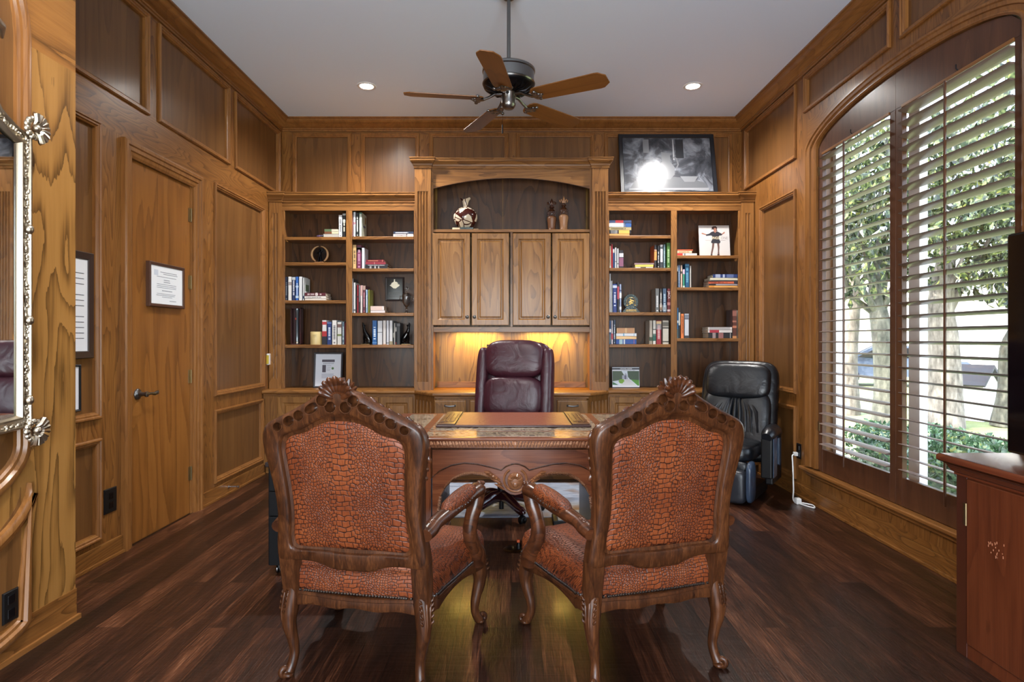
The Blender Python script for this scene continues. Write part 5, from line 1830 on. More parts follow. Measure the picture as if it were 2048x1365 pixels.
zc = DT - .034
gadroon(gd, (-W2, .006, zc), (W2, .006, zc), (0, -1, 0))
gadroon(gd, (W2 - .004, .0, zc), (W2 - .004, dd, zc), (1, 0, 0), .02)
gadroon(gd, (-W2 + .004, 0, zc), (-W2 + .004, dd, zc), (-1, 0, 0), .02)
gd.sq((0, -.002, zc), (.011, .008, .018), .9, 1, 10, 8)
gd.build('gadroon_edge', wood('gadroon_highlight_wood', 0, srgb(74, 42, 28), srgb(138, 94, 68), srgb(186, 146, 118), freq=8, contrast=.4, rough=.25, coat=.4), desk, smooth=True)  # lighter than the desk wood, its bright highlights put into the colour
for a0, a1, b0, b1 in ((-.485, .485, .055, .215), (-.70, -.53, .055, .98), (.53, .70, .055, .98), (-.485, .485, .25, .98)):
    MB().box(a0, a1, b0, b1, DT, DT + .0012).build('stone_inlay', M['stone'], desk)
# apron with arched lower edge
AF = .045


def apron_z(x):
    x = abs(x)
    pts = [(0, .470), (.03, .476), (.06, .497), (.095, .548), (.12, .560), (.18, .578), (.23, .583), (.28, .575), (.33, .552), (.37, .512), (.395, .465), (.412, .40), (.43, .30), (.445, .2)]
    for (xa, za), (xb, zb) in zip(pts, pts[1:]):
        if x <= xb: return za + (zb - za) * (x - xa) / (xb - xa)
    return pts[-1][1]


ap = MB()
xs = [-.44 + .88 * i / 96 for i in range(97)]
Pd = lambda a, b, h: Vector((a, AF - h, b))
for x0, x1 in zip(xs, xs[1:]):
    ap.prism([(x0, apron_z(x0)), (x1, apron_z(x1)), (x1, DT - .052), (x0, DT - .052)], Pd, -.024, 0)
ap.build('apron', M['desk'], desk)
for sg in (-1, 1):
    bead = MB()
    for k in range(58):
        x = .099 + .301 * k / 57
        bead.sq((sg * x, AF - .005, apron_z(x) + .006), (.0034, .008, .010), 1, 1, 8, 6, None)
    z = .46
    while z > .06:
        xx = .397 + (.465 - z) * .14 if z > .3 else .42 + (.3 - z) * .1
        bead.sq((sg * xx, AF - .005, z), (.010, .008, .0036), 1, 1, 8, 6)
        z -= .0085
    bead.build('rope_bead', bpy.data.materials['gadroon_highlight_wood'], desk, smooth=True)
# scratched-in panel line
ln = [(-.455, .715), (-.455, .555)] + [(-.455 + .36 * i / 16, .555 + .085 * math.sin(PI * .80 * i / 16) - .030 * (i / 16) ** 3) for i in range(1, 17)]
pl_ = [(-.445, .715), (-.445, .56), (-.40, .600), (-.34, .628), (-.27, .640), (-.20, .634), (-.13, .618), (-.075, .603), (-.05, .622), (-.02, .634), (0, .636)]
pl_ = pl_ + [(-a, b) for a, b in reversed(pl_[:-1])]
MB().tube([(a, AF - .001, b) for a, b in pl_ + [pl_[0]]], .0045, 6).build('panel_line', M['walnut'], desk, smooth=True)
# carved centre: shield, shell and leaves
cv = MB()
cv.tube([(.06 * math.sin(a) * (1 if a < 0 else 1), AF - .008, .545 - .055 * math.cos(a) + .03 * (1 - math.cos(a)) * .2) for a in [math.radians(-150 + 300 * k / 20) for k in range(21)]], .0065, 6)
cv.sq((0, AF - .006, .545), (.042, .012, .045), .9)
cv.sq((0, AF - .016, .528), (.014, .006, .014), .8)
for sg in (-1, 1):
    for k in range(5):
        a = math.radians(20 + 26 * k)
        cv.tube([(sg * .012 * math.cos(a), AF - .014, .545 + .012 * math.sin(a)), (sg * .03 * math.cos(a), AF - .019, .545 + .03 * math.sin(a)), (sg * .042 * math.cos(a), AF - .012, .545 + .044 * math.sin(a))], [.003, .006, .002], 6)
    for k, (x, z_, dx, dz) in enumerate(((.06, .50, .05, .03), (.07, .525, .06, .032), (.08, .548, .07, .030), (.10, .566, .06, .018), (.075, .505, .02, .04), (.115, .575, .05, .02), (.09, .535, .02, .035))):
        cv.tube([(sg * x, AF - .006, z_), (sg * (x + dx * .5), AF - .016, z_ + dz * .75), (sg * (x + dx), AF - .006, z_ + dz)], [.004, .009, .002], 6)
cv.build('carved_cartouche', wood('cartouche_walnut', 0, srgb(70, 40, 24), srgb(128, 82, 52), srgb(160, 112, 78), freq=8, contrast=.3, coat=.4, rough=.28), desk, smooth=True)
for sg in (-1, 1):
    pd = thing_part('pedestal', desk)
    q = sorted((sg * .448, sg * .735))
    MB().box(q[0], q[1], AF - .0, dd - .04, .04, DT - .052).build('pedestal_case', M['desk_z'], pd)
    q2 = sorted((sg * .44, sg * .745))
    MB().box(q2[0], q2[1], AF - .008, dd - .03, .0, .05).build('plinth', M['desk'], pd, bevel=.006)
    a0, a1 = sorted((sg * .475, sg * .70))
    MB().loops(Pd, a0, a1, .11, .70, [(0, 0), (.003, .006), (.009, .006), (.012, 0)], cap=False).build('panel_line', M['walnut'], pd)
    xi = sg * .4475
    MB().box(*sorted((xi, xi - sg * .003)), AF + .02, dd - .06, .06, DT - .06).build('inner_side', plain('inner_side_reflection', srgb(70, 76, 88), .35), pd)  # bluish grey reflection painted into the panel colour
MB().box(-.445, .445, .35, .372, .40, DT - .052).build('modesty_panel', M['desk'], desk) if False else None

# blotter on the desk
bl = thing('desk_pad', 'reddish leather desk pad with embossed brown end panels', 'desk pad', (.012, 3.505, DT + .0016))
MB().box(-.455, .455, 0, .62, 0, .012).build('base', plain('dark_brown_leather', srgb(58, 30, 26), .35), bl, bevel=.004)
MB().box(-.335, .335, .012, .612, .012, .0135).build('writing_leather', leather_mat('russet_leather', srgb(122, 66, 48), srgb(146, 84, 62), .38, .3, 30), bl)
for sg in (-1, 1):
    e = MB().box(*sorted((sg * .345, sg * .448)), .012, .612, .012, .019)
    for k in range(3):
        e.box(*sorted((sg * (.362 + .028 * k), sg * (.38 + .028 * k))), .10, .52, .019, .022)
        e.box(*sorted((sg * .355, sg * .44)), .16 + .14 * k, .20 + .14 * k, .0185, .0212)
    e.build('embossed_end', plain('embossed_leather', srgb(72, 46, 34), .25), bl, bevel=.002)

# ---------------------------------------------------------------- office chair
oc = thing('office_chair', 'burgundy leather high-back office chair on a dark wooden star base', 'office chair', (-.075, 4.47, .004), math.radians(-15))
oc.scale = (.94, .98, 1)
bu = M['burgundy']
tilt = Matrix.Translation((0, .33, .50)) @ Matrix.Rotation(math.radians(-9), 4, 'X')
sh = MB()
sh.sq((0, .075, .36), (.315, .055, .43), .35, .45, 28, 20, tilt)
sh.build('back_shell', bu, oc, smooth=True)
for sg in (-1, 1):
    MB().sq((sg * .285, .0, .33), (.055, .085, .40), .45, .7, 20, 18, tilt).build('side_wing', bu, oc, smooth=True)
MB().sq((0, -.015, .635), (.262, .085, .155), .55, .55, 32, 18, tilt).build('head_cushion', bu, oc, smooth=True)
MB().sq((0, -.02, .325), (.262, .09, .168), .5, .5, 32, 18, tilt).build('lumbar_cushion', bu, oc, smooth=True)
MB().sq((0, -.01, .09), (.262, .08, .10), .5, .5, 28, 16, tilt).build('lower_cushion', bu, oc, smooth=True)
MB().sq((0, .03, .47), (.29, .275, .075), .45, .4, 32, 16).build('seat', bu, oc, smooth=True)
MB().box(-.2, .2, -.16, .22, .372, .405).build('seat_plate', M['black'], oc, bevel=.01)
for sg in (-1, 1):
    m = MB().tube([(sg * .30, .22, .40), (sg * .335, .20, .48), (sg * .335, .10, .60), (sg * .325, -.12, .61)], [.022, .024, .026, .022], 10)
    m.build('arm_support', M['walnut_dark'], oc, smooth=True)
MB().lathe([(.032, .10), (.032, .26), (.042, .27), (.042, .375), (.03, .378)], seg=20).lathe([(.02, .03), (.02, .1)], seg=14).build('gas_column', M['black'], oc, smooth=math.radians(40))
MB().tube([(-.03, -.03, .37), (-.12, -.1, .372), (-.22, -.17, .385)], [.006, .006, .006], 8).sq((-.25, -.19, .39), (.05, .02, .014), .6).build('tilt_lever', M['black'], oc, smooth=True)
for k in range(5):
    a = math.radians(-58 + 13 + 72 * k)
    dx, dy = math.cos(a), math.sin(a)
    lg = thing_part('star_leg', oc)
    pts = [(dx * r, dy * r, z_) for r, z_ in ((.02, .128), (.10, .130), (.19, .108), (.28, .088), (.325, .085), (.338, .07))]
    q, rr = smooth_interp(pts, [.044, .046, .040, .034, .033, .026], 4)
    MB().tube(q, rr, 10, squash=.75).build('leg_bar', plain('burgundy_lacquer', srgb(58, 22, 26), .18, coat=.6), lg, smooth=True)
    c = Vector((dx * .327, dy * .327, .028))
    cs = MB()
    for sd in (-1, 1):
        cs.lathe([(0, -.011), (.022, -.011), (.0275, -.006), (.0275, .006), (.022, .011), (0, .011)], seg=16, M=Matrix.Translation(c + Vector((-dy, dx, 0)) * sd * .014) @ Matrix.Rotation(a, 4, 'Z') @ Matrix.Rotation(PI / 2, 4, 'X'))
    cs.sq(c + Vector((0, 0, .014)), (.026, .026, .02))
    cs.build('caster', M['black'], lg, smooth=math.radians(50))

# clear mat under the chair, its window reflection painted as pale blue colour
chair_mat = MB()
chair_mat.box(-.78, .98, 4.36, 5.40, .0003, .004)
rm = NT('mat_window_reflection')
n1 = rm.noise(rm.coords((3, 14, 1)), 2.0, 5, .65, .6)
n2 = rm.noise(rm.coords((1, 1, 1)), 2.4, 3, .5)
c1 = rm.ramp(n1, [(.3, srgb(112, 120, 136)), (.5, srgb(156, 166, 184)), (.68, srgb(182, 188, 200)), (.8, srgb(190, 160, 150))])
c2 = rm.mix(rm.ramp(n2, [(.56, (0, 0, 0)), (.68, (1, 1, 1))]), c1, srgb(140, 112, 84))
rm.l(c2, rm.b.inputs['Base Color'])
rm.b.inputs['Roughness'].default_value = .9
rm.bump(n1, .3, .003)
tag(chair_mat.build('chair_mat', rm.m), 'chair mat under the burgundy office chair, pale window reflection in its colour', 'chair_mat')

# ---------------------------------------------------------------- black leather recliner
rc = thing('massage_recliner', 'black leather massage recliner in the corner beside the window', 'recliner', (1.83, 5.06, 0), math.radians(-35))
rc.scale = (1, 1, .955)
bl_, gl_ = M['black_leather'], M['grey_leather']
tl = Matrix.Translation((0, .16, .40)) @ Matrix.Rotation(math.radians(-15), 4, 'X')
MB().sq((0, .07, .33), (.325, .085, .46), .32, .5, 30, 22, tl).build('back_shell', bl_, rc, smooth=True)
MB().sq((0, -.01, .585), (.275, .075, .165), .5, .45, 30, 16, tl).build('head_pillow', bl_, rc, smooth=True)
bk_ = MB()
for x in (-.155, .155):
    bk_.sq((x, .0, .21), (.135, .055, .28), .5, .6, 20, 16, tl)
for k in range(9):
    x = -.2 + .05 * k
    bk_.tube([tl @ Vector((x * .55, -.035, .43)), tl @ Vector((x * .9, -.052, .30)), tl @ Vector((x, -.045, .12))], [.006, .016, .012], 8)
bk_.build('back_cushion', bl_, rc, smooth=True)
MB().sq((0, -.02, .40), (.245, .27, .075), .4, .4, 28, 14).build('seat', bl_, rc, smooth=True)
MB().sq((0, -.27, .30), (.235, .045, .05), .5, .4, 22, 12).build('seat_front', bl_, rc, smooth=True)
ft = thing_part('footrest', rc)
for sg in (-1, 1):
    MB().sq((sg * .118, -.315, .15), (.11, .075, .135), .35, .4, 22, 16).build('calf_pad', gl_, ft, smooth=True)
    MB().sq((sg * .248, -.29, .19), (.026, .09, .165), .5, .6, 16, 14).build('calf_side', M['blue_vinyl'], ft, smooth=True)
MB().box(-.25, .25, -.2, .30, .0, .10).build('base', M['black'], rc, bevel=.02, seg=3)
for sg in (-1, 1):
    a = thing_part('arm', rc)
    pth = [(sg * .335, .22, .50), (sg * .345, .12, .56), (sg * .35, .0, .585), (sg * .35, -.14, .575), (sg * .345, -.21, .55)]
    q, rr = smooth_interp(pth, [.035, .052, .055, .056, .04], 4)
    MB().tube(q, rr, 14, squash=1.0).build('arm_pad', M['black_leather'], a, smooth=True)
    MB().box(*sorted((sg * .30, sg * .385)), -.20, -.06, .21, .55).build('arm_post', M['black'], a, bevel=.012, seg=3)
    MB().box(*sorted((sg * .388, sg * .396)), -.19, -.07, .22, .54).build('side_trim', M['blue_vinyl'], a, bevel=.003)
    MB().box(*sorted((sg * .31, sg * .37)), -.10, .24, .14, .27).build('arm_rail', M['black'], a, bevel=.012)
    MB().box(*sorted((sg * .31, sg * .37)), .16, .24, .2, .52).build('rear_post', M['blue_vinyl'], a, bevel=.012)

# ---------------------------------------------------------------- black mobile file cabinet
fc = thing('file_cabinet', 'black mobile file cabinet on casters beside the desk, behind the armchair', 'cabinet', (-1.115, 3.27, 0))
M['matt_black'] = plain('matt_black', srgb(9, 9, 11), .6, spec=.2)
MB().box(-.215, .215, .012, .5, .06, .600).build('case', M['matt_black'], fc, bevel=.003)
MB().box(-.228, .228, -.004, .51, .600, .626).build('top', plain('black_brown_top', srgb(30, 22, 22), .3), fc, bevel=.003)
for z0, z1 in ((.065, .33), (.335, .465), (.47, .595)):
    d = MB().box(-.205, .205, -.006, .012, z0, z1).build('drawer', M['matt_black'], fc, bevel=.003)
for x in (-.17, .17):
    for y in (.06, .45):
        cs = MB()
        for sd in (-1, 1):
            cs.lathe([(0, -.007), (.021, -.007), (.0245, -.003), (.0245, .003), (.021, .007), (0, .007)], seg=14, M=Matrix.Translation((x + sd * .010, y, .025)) @ Matrix.Rotation(PI / 2, 4, 'Y'))
        cs.box(x - .012, x + .012, y - .012, y + .012, .03, .06)
        cs.build('caster', M['pewter'], fc, smooth=math.radians(50))

# ---------------------------------------------------------------- red wood cabinet and television by the window
CXF, CYF, CZT = 1.852, 2.497, .817
cb = thing('media_cabinet', 'dark red wood cabinet with moulded top below the window', 'cabinet', (2.10, 1.80, 0))
x0, x1, y0, y1 = CXF - 2.10, 2.345 - 2.10, 1.0 - 1.80, CYF - 1.80
MB().box(x0 + .004, x1, y0, y1, .0, CZT - .08).build('carcass', M['cherry'], cb)
st = MB().box(x0, x0 + .02, y1 - .055, y1 + .001, 0, CZT - .08)
st.build('stile', M['cherry_dark'], cb, bevel=.002)
for a, b in ((y1 - .72, y1 - .060), (y0 + .03, y1 - .725)):
    dr_ = MB().box(x0 - .004, x0 + .016, a, b, .06, CZT - .088).build('door', M['cherry'], cb, bevel=.003)
    for zz in (.585,):
        h = MB().lathe([(.0055, -.045), (.0055, .045)], (x0 - .003, b + .004, zz), 10)
        h.box(x0 - .003, x0 - .0005, b - .0, b + .02, zz - .045, zz + .045)
        h.build('hinge', M['brass'], dr_)
prof = [(0, -.080), (.006, -.080), (.006, -.072), (.014, -.066), (.020, -.054), (.026, -.042), (.036, -.034), (.044, -.032), (.050, -.026), (.050, -.010), (.045, -.002), (.040, 0)]
rings = []
for d, h in prof:
    rings.append([Vector((x0 - d, y0 - d, CZT + h)), Vector((x1, y0 - d, CZT + h)), Vector((x1, y1 + d, CZT + h)), Vector((x0 - d, y1 + d, CZT + h))])
MB().rings(rings).build('top', M['cherry_y'], cb, smooth=math.radians(35))
sc_ = MB()
for k in range(22):
    yy, zz = y1 - .17 - RND.random() * .09, .46 + RND.random() * .06
    sc_.box(x0 - .0046, x0 - .004, yy, yy + .003, zz, zz + .002 + .008 * RND.random())
sc_.build('scratches', paint(190, 130, 100), cb)
tv = thing('television', 'large black flat screen TV standing on the red wood cabinet', 'television', (2.02, 1.70, CZT + .001))
tz0, tz1 = .022, .905
MB().box(-.012, .03, -.74, .735, tz0, tz1).build('case', M['black_gloss'], tv, bevel=.010, seg=3)
MB().box(-.0128, -.0115, -.725, .722, tz0 + .014, tz1 - .012).build('screen', plain('dark_screen', srgb(6, 6, 8), .08), tv)
MB().box(-.06, .12, -.35, .45, 0, .010).box(.0, .03, -.1, .1, .008, .10).build('stand', M['black'], tv, bevel=.003)
# ================================================================ LAMPS
M['lamp_glow'] = plain('lit_lamp_lens', (1, 1, 1), .5, emit=((1.0, .93, .84, 1), 60.0))


def downlight(x, y, label):
    t = thing('recessed_light', label, 'ceiling light', (x, y, CEIL))
    MB().lathe([(.058, -.002), (.062, -.006), (.082, -.005), (.086, 0), (.086, .004), (.058, .004)], seg=32, caps=False).build('trim_ring', M['white'], t, smooth=True)
    MB().lathe([(0, -.0015), (.056, -.0015), (.056, .002), (0, .002)], seg=32).build('lens', M['lamp_glow'], t)
    ld = bpy.data.lights.new('recessed_lamp', 'SPOT')
    ld.energy = CAN_POWER * 4
    ld.spot_size = math.radians(150)
    ld.spot_blend = .9
    ld.shadow_soft_size = .06
    ld.color = (1.0, .97, .93)
    lo = bpy.data.objects.new('lamp', ld)
    COL.objects.link(lo)
    lo.parent = t
    lo.location = (0, 0, -.02)
    return t


downlight(-1.295, 5.36, 'lit recessed ceiling light on the side of the closed door')
downlight(1.62, 5.36, 'lit recessed ceiling light over the bookcase with the poster')
for xx, yy, s in ((-1.0, 2.2, 'door'), (-1.2, -.6, 'mirror')):  # two unseen lamps, added only to raise the room's brightness
    downlight(xx, yy, 'unseen ceiling light added on the %s side to brighten the room' % s)

# ================================================================ CEILING FAN
FX, FY, FZ = -.018, 3.86, 2.84
fan = thing('ceiling_fan', 'five blade ceiling fan with brown wooden blades on a long pewter rod', 'ceiling fan', (FX, FY, CEIL))
dz = lambda z: z - CEIL
MB().lathe([(.012, dz(3.04)), (.012, -.03)], seg=16).build('downrod', M['pewter'], fan, smooth=True)
MB().lathe([(0, 0), (.07, 0), (.072, -.02), (.06, -.05), (.03, -.075), (.014, -.08)], seg=28).build('canopy', M['pewter'], fan, smooth=True)
MB().lathe([(.014, dz(3.105)), (.026, dz(3.10)), (.034, dz(3.075)), (.075, dz(3.065)), (.12, dz(3.05)), (.160, dz(3.035)), (.170, dz(3.026)), (.170, dz(3.014)), (.164, dz(3.008)), (.164, dz(2.945)), (.170, dz(2.938)), (.166, dz(2.930))], seg=48).build('motor_housing', M['pewter'], fan, smooth=math.radians(35))
m = MB().lathe([(.166, dz(2.930)), (.16, dz(2.915)), (.12, dz(2.895)), (.07, dz(2.885)), (.048, dz(2.882))], seg=48)
for k in range(20):
    a = 2 * PI * k / 20
    m.tube([(.155 * math.cos(a), .155 * math.sin(a), dz(2.916)), (.11 * math.cos(a + .1), .11 * math.sin(a + .1), dz(2.892)), (.07 * math.cos(a), .07 * math.sin(a), dz(2.884))], [.004, .009, .004], 6)
m.build('vented_base', M['black_metal'], fan, smooth=True)
MB().lathe([(0, dz(2.778)), (.028, dz(2.779)), (.036, dz(2.786)), (.044, dz(2.80)), (.047, dz(2.82)), (.047, dz(2.868)), (.050, dz(2.872)), (.050, dz(2.882))], seg=28).build('switch_housing', M['pewter'], fan, smooth=math.radians(40))
MB().tube([(-.036, -.02, dz(2.81)), (-.040, -.022, dz(2.67))], .0012, 6).tube([(-.040, -.022, dz(2.67)), (-.040, -.022, dz(2.615))], [.004, .005], 8).build('pull_chain', M['black_metal'], fan)
for k in range(5):
    a = math.radians(188 + 72 * k)
    R_ = Matrix.Translation((0, 0, dz(FZ))) @ Matrix.Rotation(a, 4, 'Z')
    ir = MB()
    ir.tube([R_ @ Vector(p) for p in ((.045, 0, .03), (.09, 0, .028), (.13, 0, .005), (.17, 0, -.012))], [.012, .010, .009, .010], 8)
    for p, r in (((.185, 0, -.013), (.03, .022, .007)), ((.20, .030, -.012), (.022, .016, .008)), ((.20, -.030, -.012), (.022, .016, .008)), ((.205, .052, -.012), (.013, .013, .010)), ((.205, -.052, -.012), (.013, .013, .010)), ((.225, 0, -.012), (.022, .012, .006)), ((.215, .017, -.013), (.016, .008, .007)), ((.215, -.017, -.013), (.016, .008, .007))):
        ir.sq(p, r, 1, 1, 12, 8, R_)
    ir.build('blade_iron', M['pewter'], fan, smooth=True)
    Bm = R_ @ Matrix.Rotation(math.radians(-13), 4, 'X')
    pts = [(.165, -.03), (.18, -.052), (.205, -.062), (.25, -.064), (.60, -.074), (.625, -.070), (.664, -.036), (.666, .036), (.625, .070), (.60, .074), (.25, .064), (.205, .062), (.18, .052), (.165, .03)]
    pp = MB().prism(pts, lambda x, y, h: Vector((x, y, h)), -.004, .003)
    o = pp.build('blade', M['blade'], fan, bevel=.0015)
    o.matrix_local = Bm

# ================================================================ WALL THINGS
# silver mirror on the thicker wall near the camera
mi = thing('wall_mirror', 'ornate silver framed wall mirror with shell corners on the golden oak wall', 'mirror', (-2.016, 1.76, 0))
half = [(0, 2.60), (.12, 2.585), (.24, 2.535), (.34, 2.455), (.42, 2.37), (.49, 2.27), (.55, 2.185), (.62, 2.145), (.692, 2.120), (.692, 1.9), (.692, 1.5), (.692, 1.1), (.692, .945), (.55, .935), (.3, .93), (0, .92)]
out = half + [(-a, b) for a, b in reversed(half[1:-1])]
pth = [Vector((0, a, b)) for a, b in reversed(out)]
MPROF = [(-.006, 0), (-.006, .046), (.000, .058), (.006, .058), (.011, .046), (.030, .042), (.036, .052), (.041, .052), (.046, .042), (.050, .036), (.050, 0)]
MB().sweep(pth, (1, 0, 0), MPROF, loop=True).build('frame', M['silver'], mi, smooth=math.radians(35))
gl_pts = [((a) * .92, 1.5 + (b - 1.5) * .93) for a, b in out]
MB().prism(gl_pts, lambda a, b, h: Vector((h, a, b)), .02, .034).build('glass', M['mirror'], mi)
vn = MB()
rg = random.Random(3)
for i in range(len(out)):
    a, b = Vector(out[i]), Vector(out[(i + 1) % len(out)])
    L = (b - a).length
    n = max(1, int(L / .0115))
    cdir = (Vector((0, 1.6)) - a).normalized()
    for k in range(n):
        p = a.lerp(b, k / n) + cdir * (.020 + rg.uniform(-.006, .006))
        vn.sq((.044 + rg.uniform(0, .006), p.x, p.y), (.007 * rg.uniform(.7, 1.3), .006 * rg.uniform(.6, 1.4), .009 * rg.uniform(.5, 1.4)), 1, 1, 7, 5)
vn.build('vine_carving', M['silver'], mi, smooth=True)


def rosette(mb, y, z, ang, r, n=9, spread=150):
    for k in range(n):
        a = math.radians(ang - spread / 2 + spread * k / (n - 1))
        c, s_ = math.cos(a), math.sin(a)
        mb.tube([(.055, y, z), (.078, y + r * .45 * c, z + r * .45 * s_), (.075, y + r * .85 * c, z + r * .85 * s_), (.062, y + r * c, z + r * s_)], [r * .06, r * .17, r * .21, r * .05], 7)
    mb.sq((.075, y, z), (.02, r * .25, r * .25), 1, 1, 10, 8)
    for k in range(7):
        mb.sq((.066, y - r * .55 * math.cos(math.radians(ang + 30 * k - 90)), z - r * .55 * math.sin(math.radians(ang + 30 * k - 90))), (.012, .014, .014), 1, 1, 7, 5)


for sg in (-1, 1):
    for z_, an in ((2.160, 90 - sg * 75), (.925, 90 - sg * 118)):
        rs = MB()
        rosette(rs, sg * .692, z_, an, .066)
        rs.build('corner_shell', M['silver'], mi, smooth=True)
    for z_ in (1.745, 1.375, 1.05):
        MB().sq((.054, sg * .680, z_), (.018, .016, .020), 1, 1, 12, 9).build('carved_bud', M['silver'], mi, smooth=True)
    MB().tube([(.05, sg * .36, 2.50), (.07, sg * .46, 2.51), (.07, sg * .52, 2.485), (.06, sg * .545, 2.455)], [.012, .028, .024, .004], 8).build('scroll_leaf', M['silver'], mi, smooth=True)
rs = MB()
rosette(rs, 0, 2.60, 90, .12, 11, 190)
rs.build('crest_shell', M['silver'], mi, smooth=True)


def framed(name, label, P, a0, a1, b0, b1, depth, border, fmat, root, rz=None):
    t = thing(name, label, 'picture frame', root)
    o = Vector(root)
    Q = lambda a, b, h: P(a, b, h) - o
    MB().loops(Q, a0, a1, b0, b1, [(0, 0), (0, depth - .004), (.004, depth), (border - .004, depth - .003), (border, depth - .009)], cap=False, back=True).build('frame', fmat, t)
    MB().loops(Q, a0 + border - .002, a1 - border + .002, b0 + border - .002, b1 - border + .002, [(0, depth - .012), (0, depth - .009)]).build('page', M['paper'], t)
    return t, Q


PD0 = P_left(-2.392)
ya, yb_, za, zb_ = 3.925, 4.345, 1.515, 1.812
t, Q = framed('framed_certificate', 'small walnut framed certificate hanging on the closed door', PD0, ya, yb_, za, zb_, .028, .022, M['frame_walnut'], (-2.392, (ya + yb_) / 2, (za + zb_) / 2))


def lines(Q, rows, h, ink, parent, name='printed_lines'):
    mb = MB()
    rr = random.Random(5)
    for a0, a1, b, hh in rows:
        a = a0
        while a < a1:
            w = hh * rr.uniform(.5, 2.2)
            q0, q1 = Q(a, b - hh / 2, h), Q(min(a + w, a1), b + hh / 2, h + .0006)
            mb.box(q0.x, q1.x, q0.y, q1.y, q0.z, q1.z)
            a += w + hh * .4
    return mb.build(name, ink, parent)


hp = .0192
q0, q1 = Q(ya + .06, zb_ - .085, hp - .0002), Q(ya + .105, zb_ - .048, hp + .0003)
MB().box(q0.x, q1.x, q0.y, q1.y, q0.z, q1.z).build('seal_print', plain('pale_seal', srgb(196, 202, 214), .8), t)
rows = [(ya + .13, ya + .33, zb_ - .06, .004), (ya + .165, ya + .335, zb_ - .072, .004), (ya + .09, ya + .32, zb_ - .092, .003), (ya + .17, ya + .24, zb_ - .112, .005), (ya + .17, ya + .245, zb_ - .126, .005), (ya + .09, ya + .32, zb_ - .142, .003), (ya + .09, ya + .32, zb_ - .154, .003), (ya + .09, ya + .32, zb_ - .165, .003), (ya + .15, ya + .27, zb_ - .185, .005), (ya + .09, ya + .31, zb_ - .207, .003), (ya + .085, ya + .30, zb_ - .217, .003), (ya + .15, ya + .27, zb_ - .228, .003), (ya + .24, ya + .32, zb_ - .252, .004)]
lines(Q, rows, hp, plain('pale_ink', srgb(140, 144, 154), .8), t)

PW = P_left(-2.394)
ya, yb_, za, zb_ = 2.93, 3.40, 1.19, 1.782
t, Q = framed('framed_diploma', 'larger dark walnut framed page in the wall panel left of the door', PW, ya, yb_, za, zb_, .03, .042, M['frame_dark'], (-2.394, (ya + yb_) / 2, (za + zb_) / 2))
lines(Q, [(ya + .1, yb_ - .07, zb_ - .12 - .03 * k, .004) for k in range(13) if k not in (3, 7)], .0212, M['ink'], t)
ya, yb_, za, zb_ = 2.96, 3.312, .90, 1.158
t, Q = framed('framed_photo', 'narrow black framed print hanging below the larger framed page', PW, ya, yb_, za, zb_, .022, .012, M['black'], (-2.394, (ya + yb_) / 2, (za + zb_) / 2))


def outlet(label, P, a, b, root, w=.075, h=.125, mat=None):
    t = thing('wall_outlet', label, 'outlet', root)
    o = Vector(root)
    Q = lambda x, y, k: P(x, y, k) - o
    MB().loops(Q, a - w / 2, a + w / 2, b - h / 2, b + h / 2, [(0, 0), (0, .004), (.004, .007), (.01, .0075)]).build('plate', mat or M['black'], t)
    for dzz in (-.028, .028):
        MB().loops(Q, a - .018, a + .018, b + dzz - .018, b + dzz + .018, [(0, .0075), (.001, .010), (.003, .0105)]).build('socket', M['black_gloss'], t)
    return t, Q


outlet('black wall outlet low on the oak stile left of the door', P_left(-2.38), 3.555, .342, (-2.38, 3.555, .342), .11, .145)
outlet('black wall outlet low in the curved panel under the silver mirror', P_left(-2.017), 2.412, .225, (-2.017, 2.412, .225), .075, .125)
outlet('black wall outlet beside the window casing with a white plug in it', P_right(2.38), 4.965, .37, (2.38, 4.965, .37), .075, .125)
cd = MB()
cp = catmull([(2.350, 4.965, .345), (2.32, 4.955, .335), (2.31, 4.93, .29), (2.30, 4.9, .20), (2.275, 4.84, .08), (2.24, 4.76, .012), (2.27, 4.66, .008), (2.31, 4.58, .008), (2.335, 4.66, .008), (2.28, 4.72, .008)], 6)
t = thing('power_cord', 'white power cord from the outlet by the window, looped on the floor', 'cord', (2.3, 4.9, 0))
off = Vector((2.3, 4.9, 0))
MB().tube([p - off for p in cp], .0055, 8).build('cable', M['white'], t, smooth=True)
MB().box(2.335 - 2.3, 2.366 - 2.3, .048, .084, .33, .362).build('plug', M['white'], t, bevel=.006, seg=3)
MB().box(2.235 - 2.3, 2.275 - 2.3, -.20, -.15, .0, .045).build('adapter', M['white'], t, bevel=.006)
t = thing('wall_sensor', 'small white sensor with a yellow edge on the wall beside the bookcase', 'sensor', (-2.38, 5.85, 1.10))
MB().box(0, .022, -.022, .024, -.055, .055).build('body', M['white'], t, bevel=.005, seg=3)
MB().box(0.001, .0225, -.026, -.0215, -.045, .04).build('yellow_edge', paint(200, 176, 60), t)
t = thing('door_stop', 'small silver spring door stop on the skirting board', 'door stop', (-2.366, 5.02, .062))
MB().lathe([(0, 0), (.013, 0), (.013, .004), (.006, .008)] + [(.0055 + .0012 * (k % 2), .010 + .003 * k) for k in range(20)] + [(.009, .072), (.009, .086), (0, .088)], seg=14, M=Matrix.Rotation(PI / 2, 4, 'Y')).build('spring', M['steel'], t, smooth=True)
t = thing('floor_outlet', 'round brass floor outlet with a plug, between the two armchairs', 'outlet', (.015, 3.70, 0))
MB().lathe([(0, .001), (.062, .001), (.066, .003), (.060, .007), (.02, .008), (0, .008)], seg=32).build('plate', plain('dark_brass', srgb(96, 80, 56), .3, 1.0), t, smooth=math.radians(40))
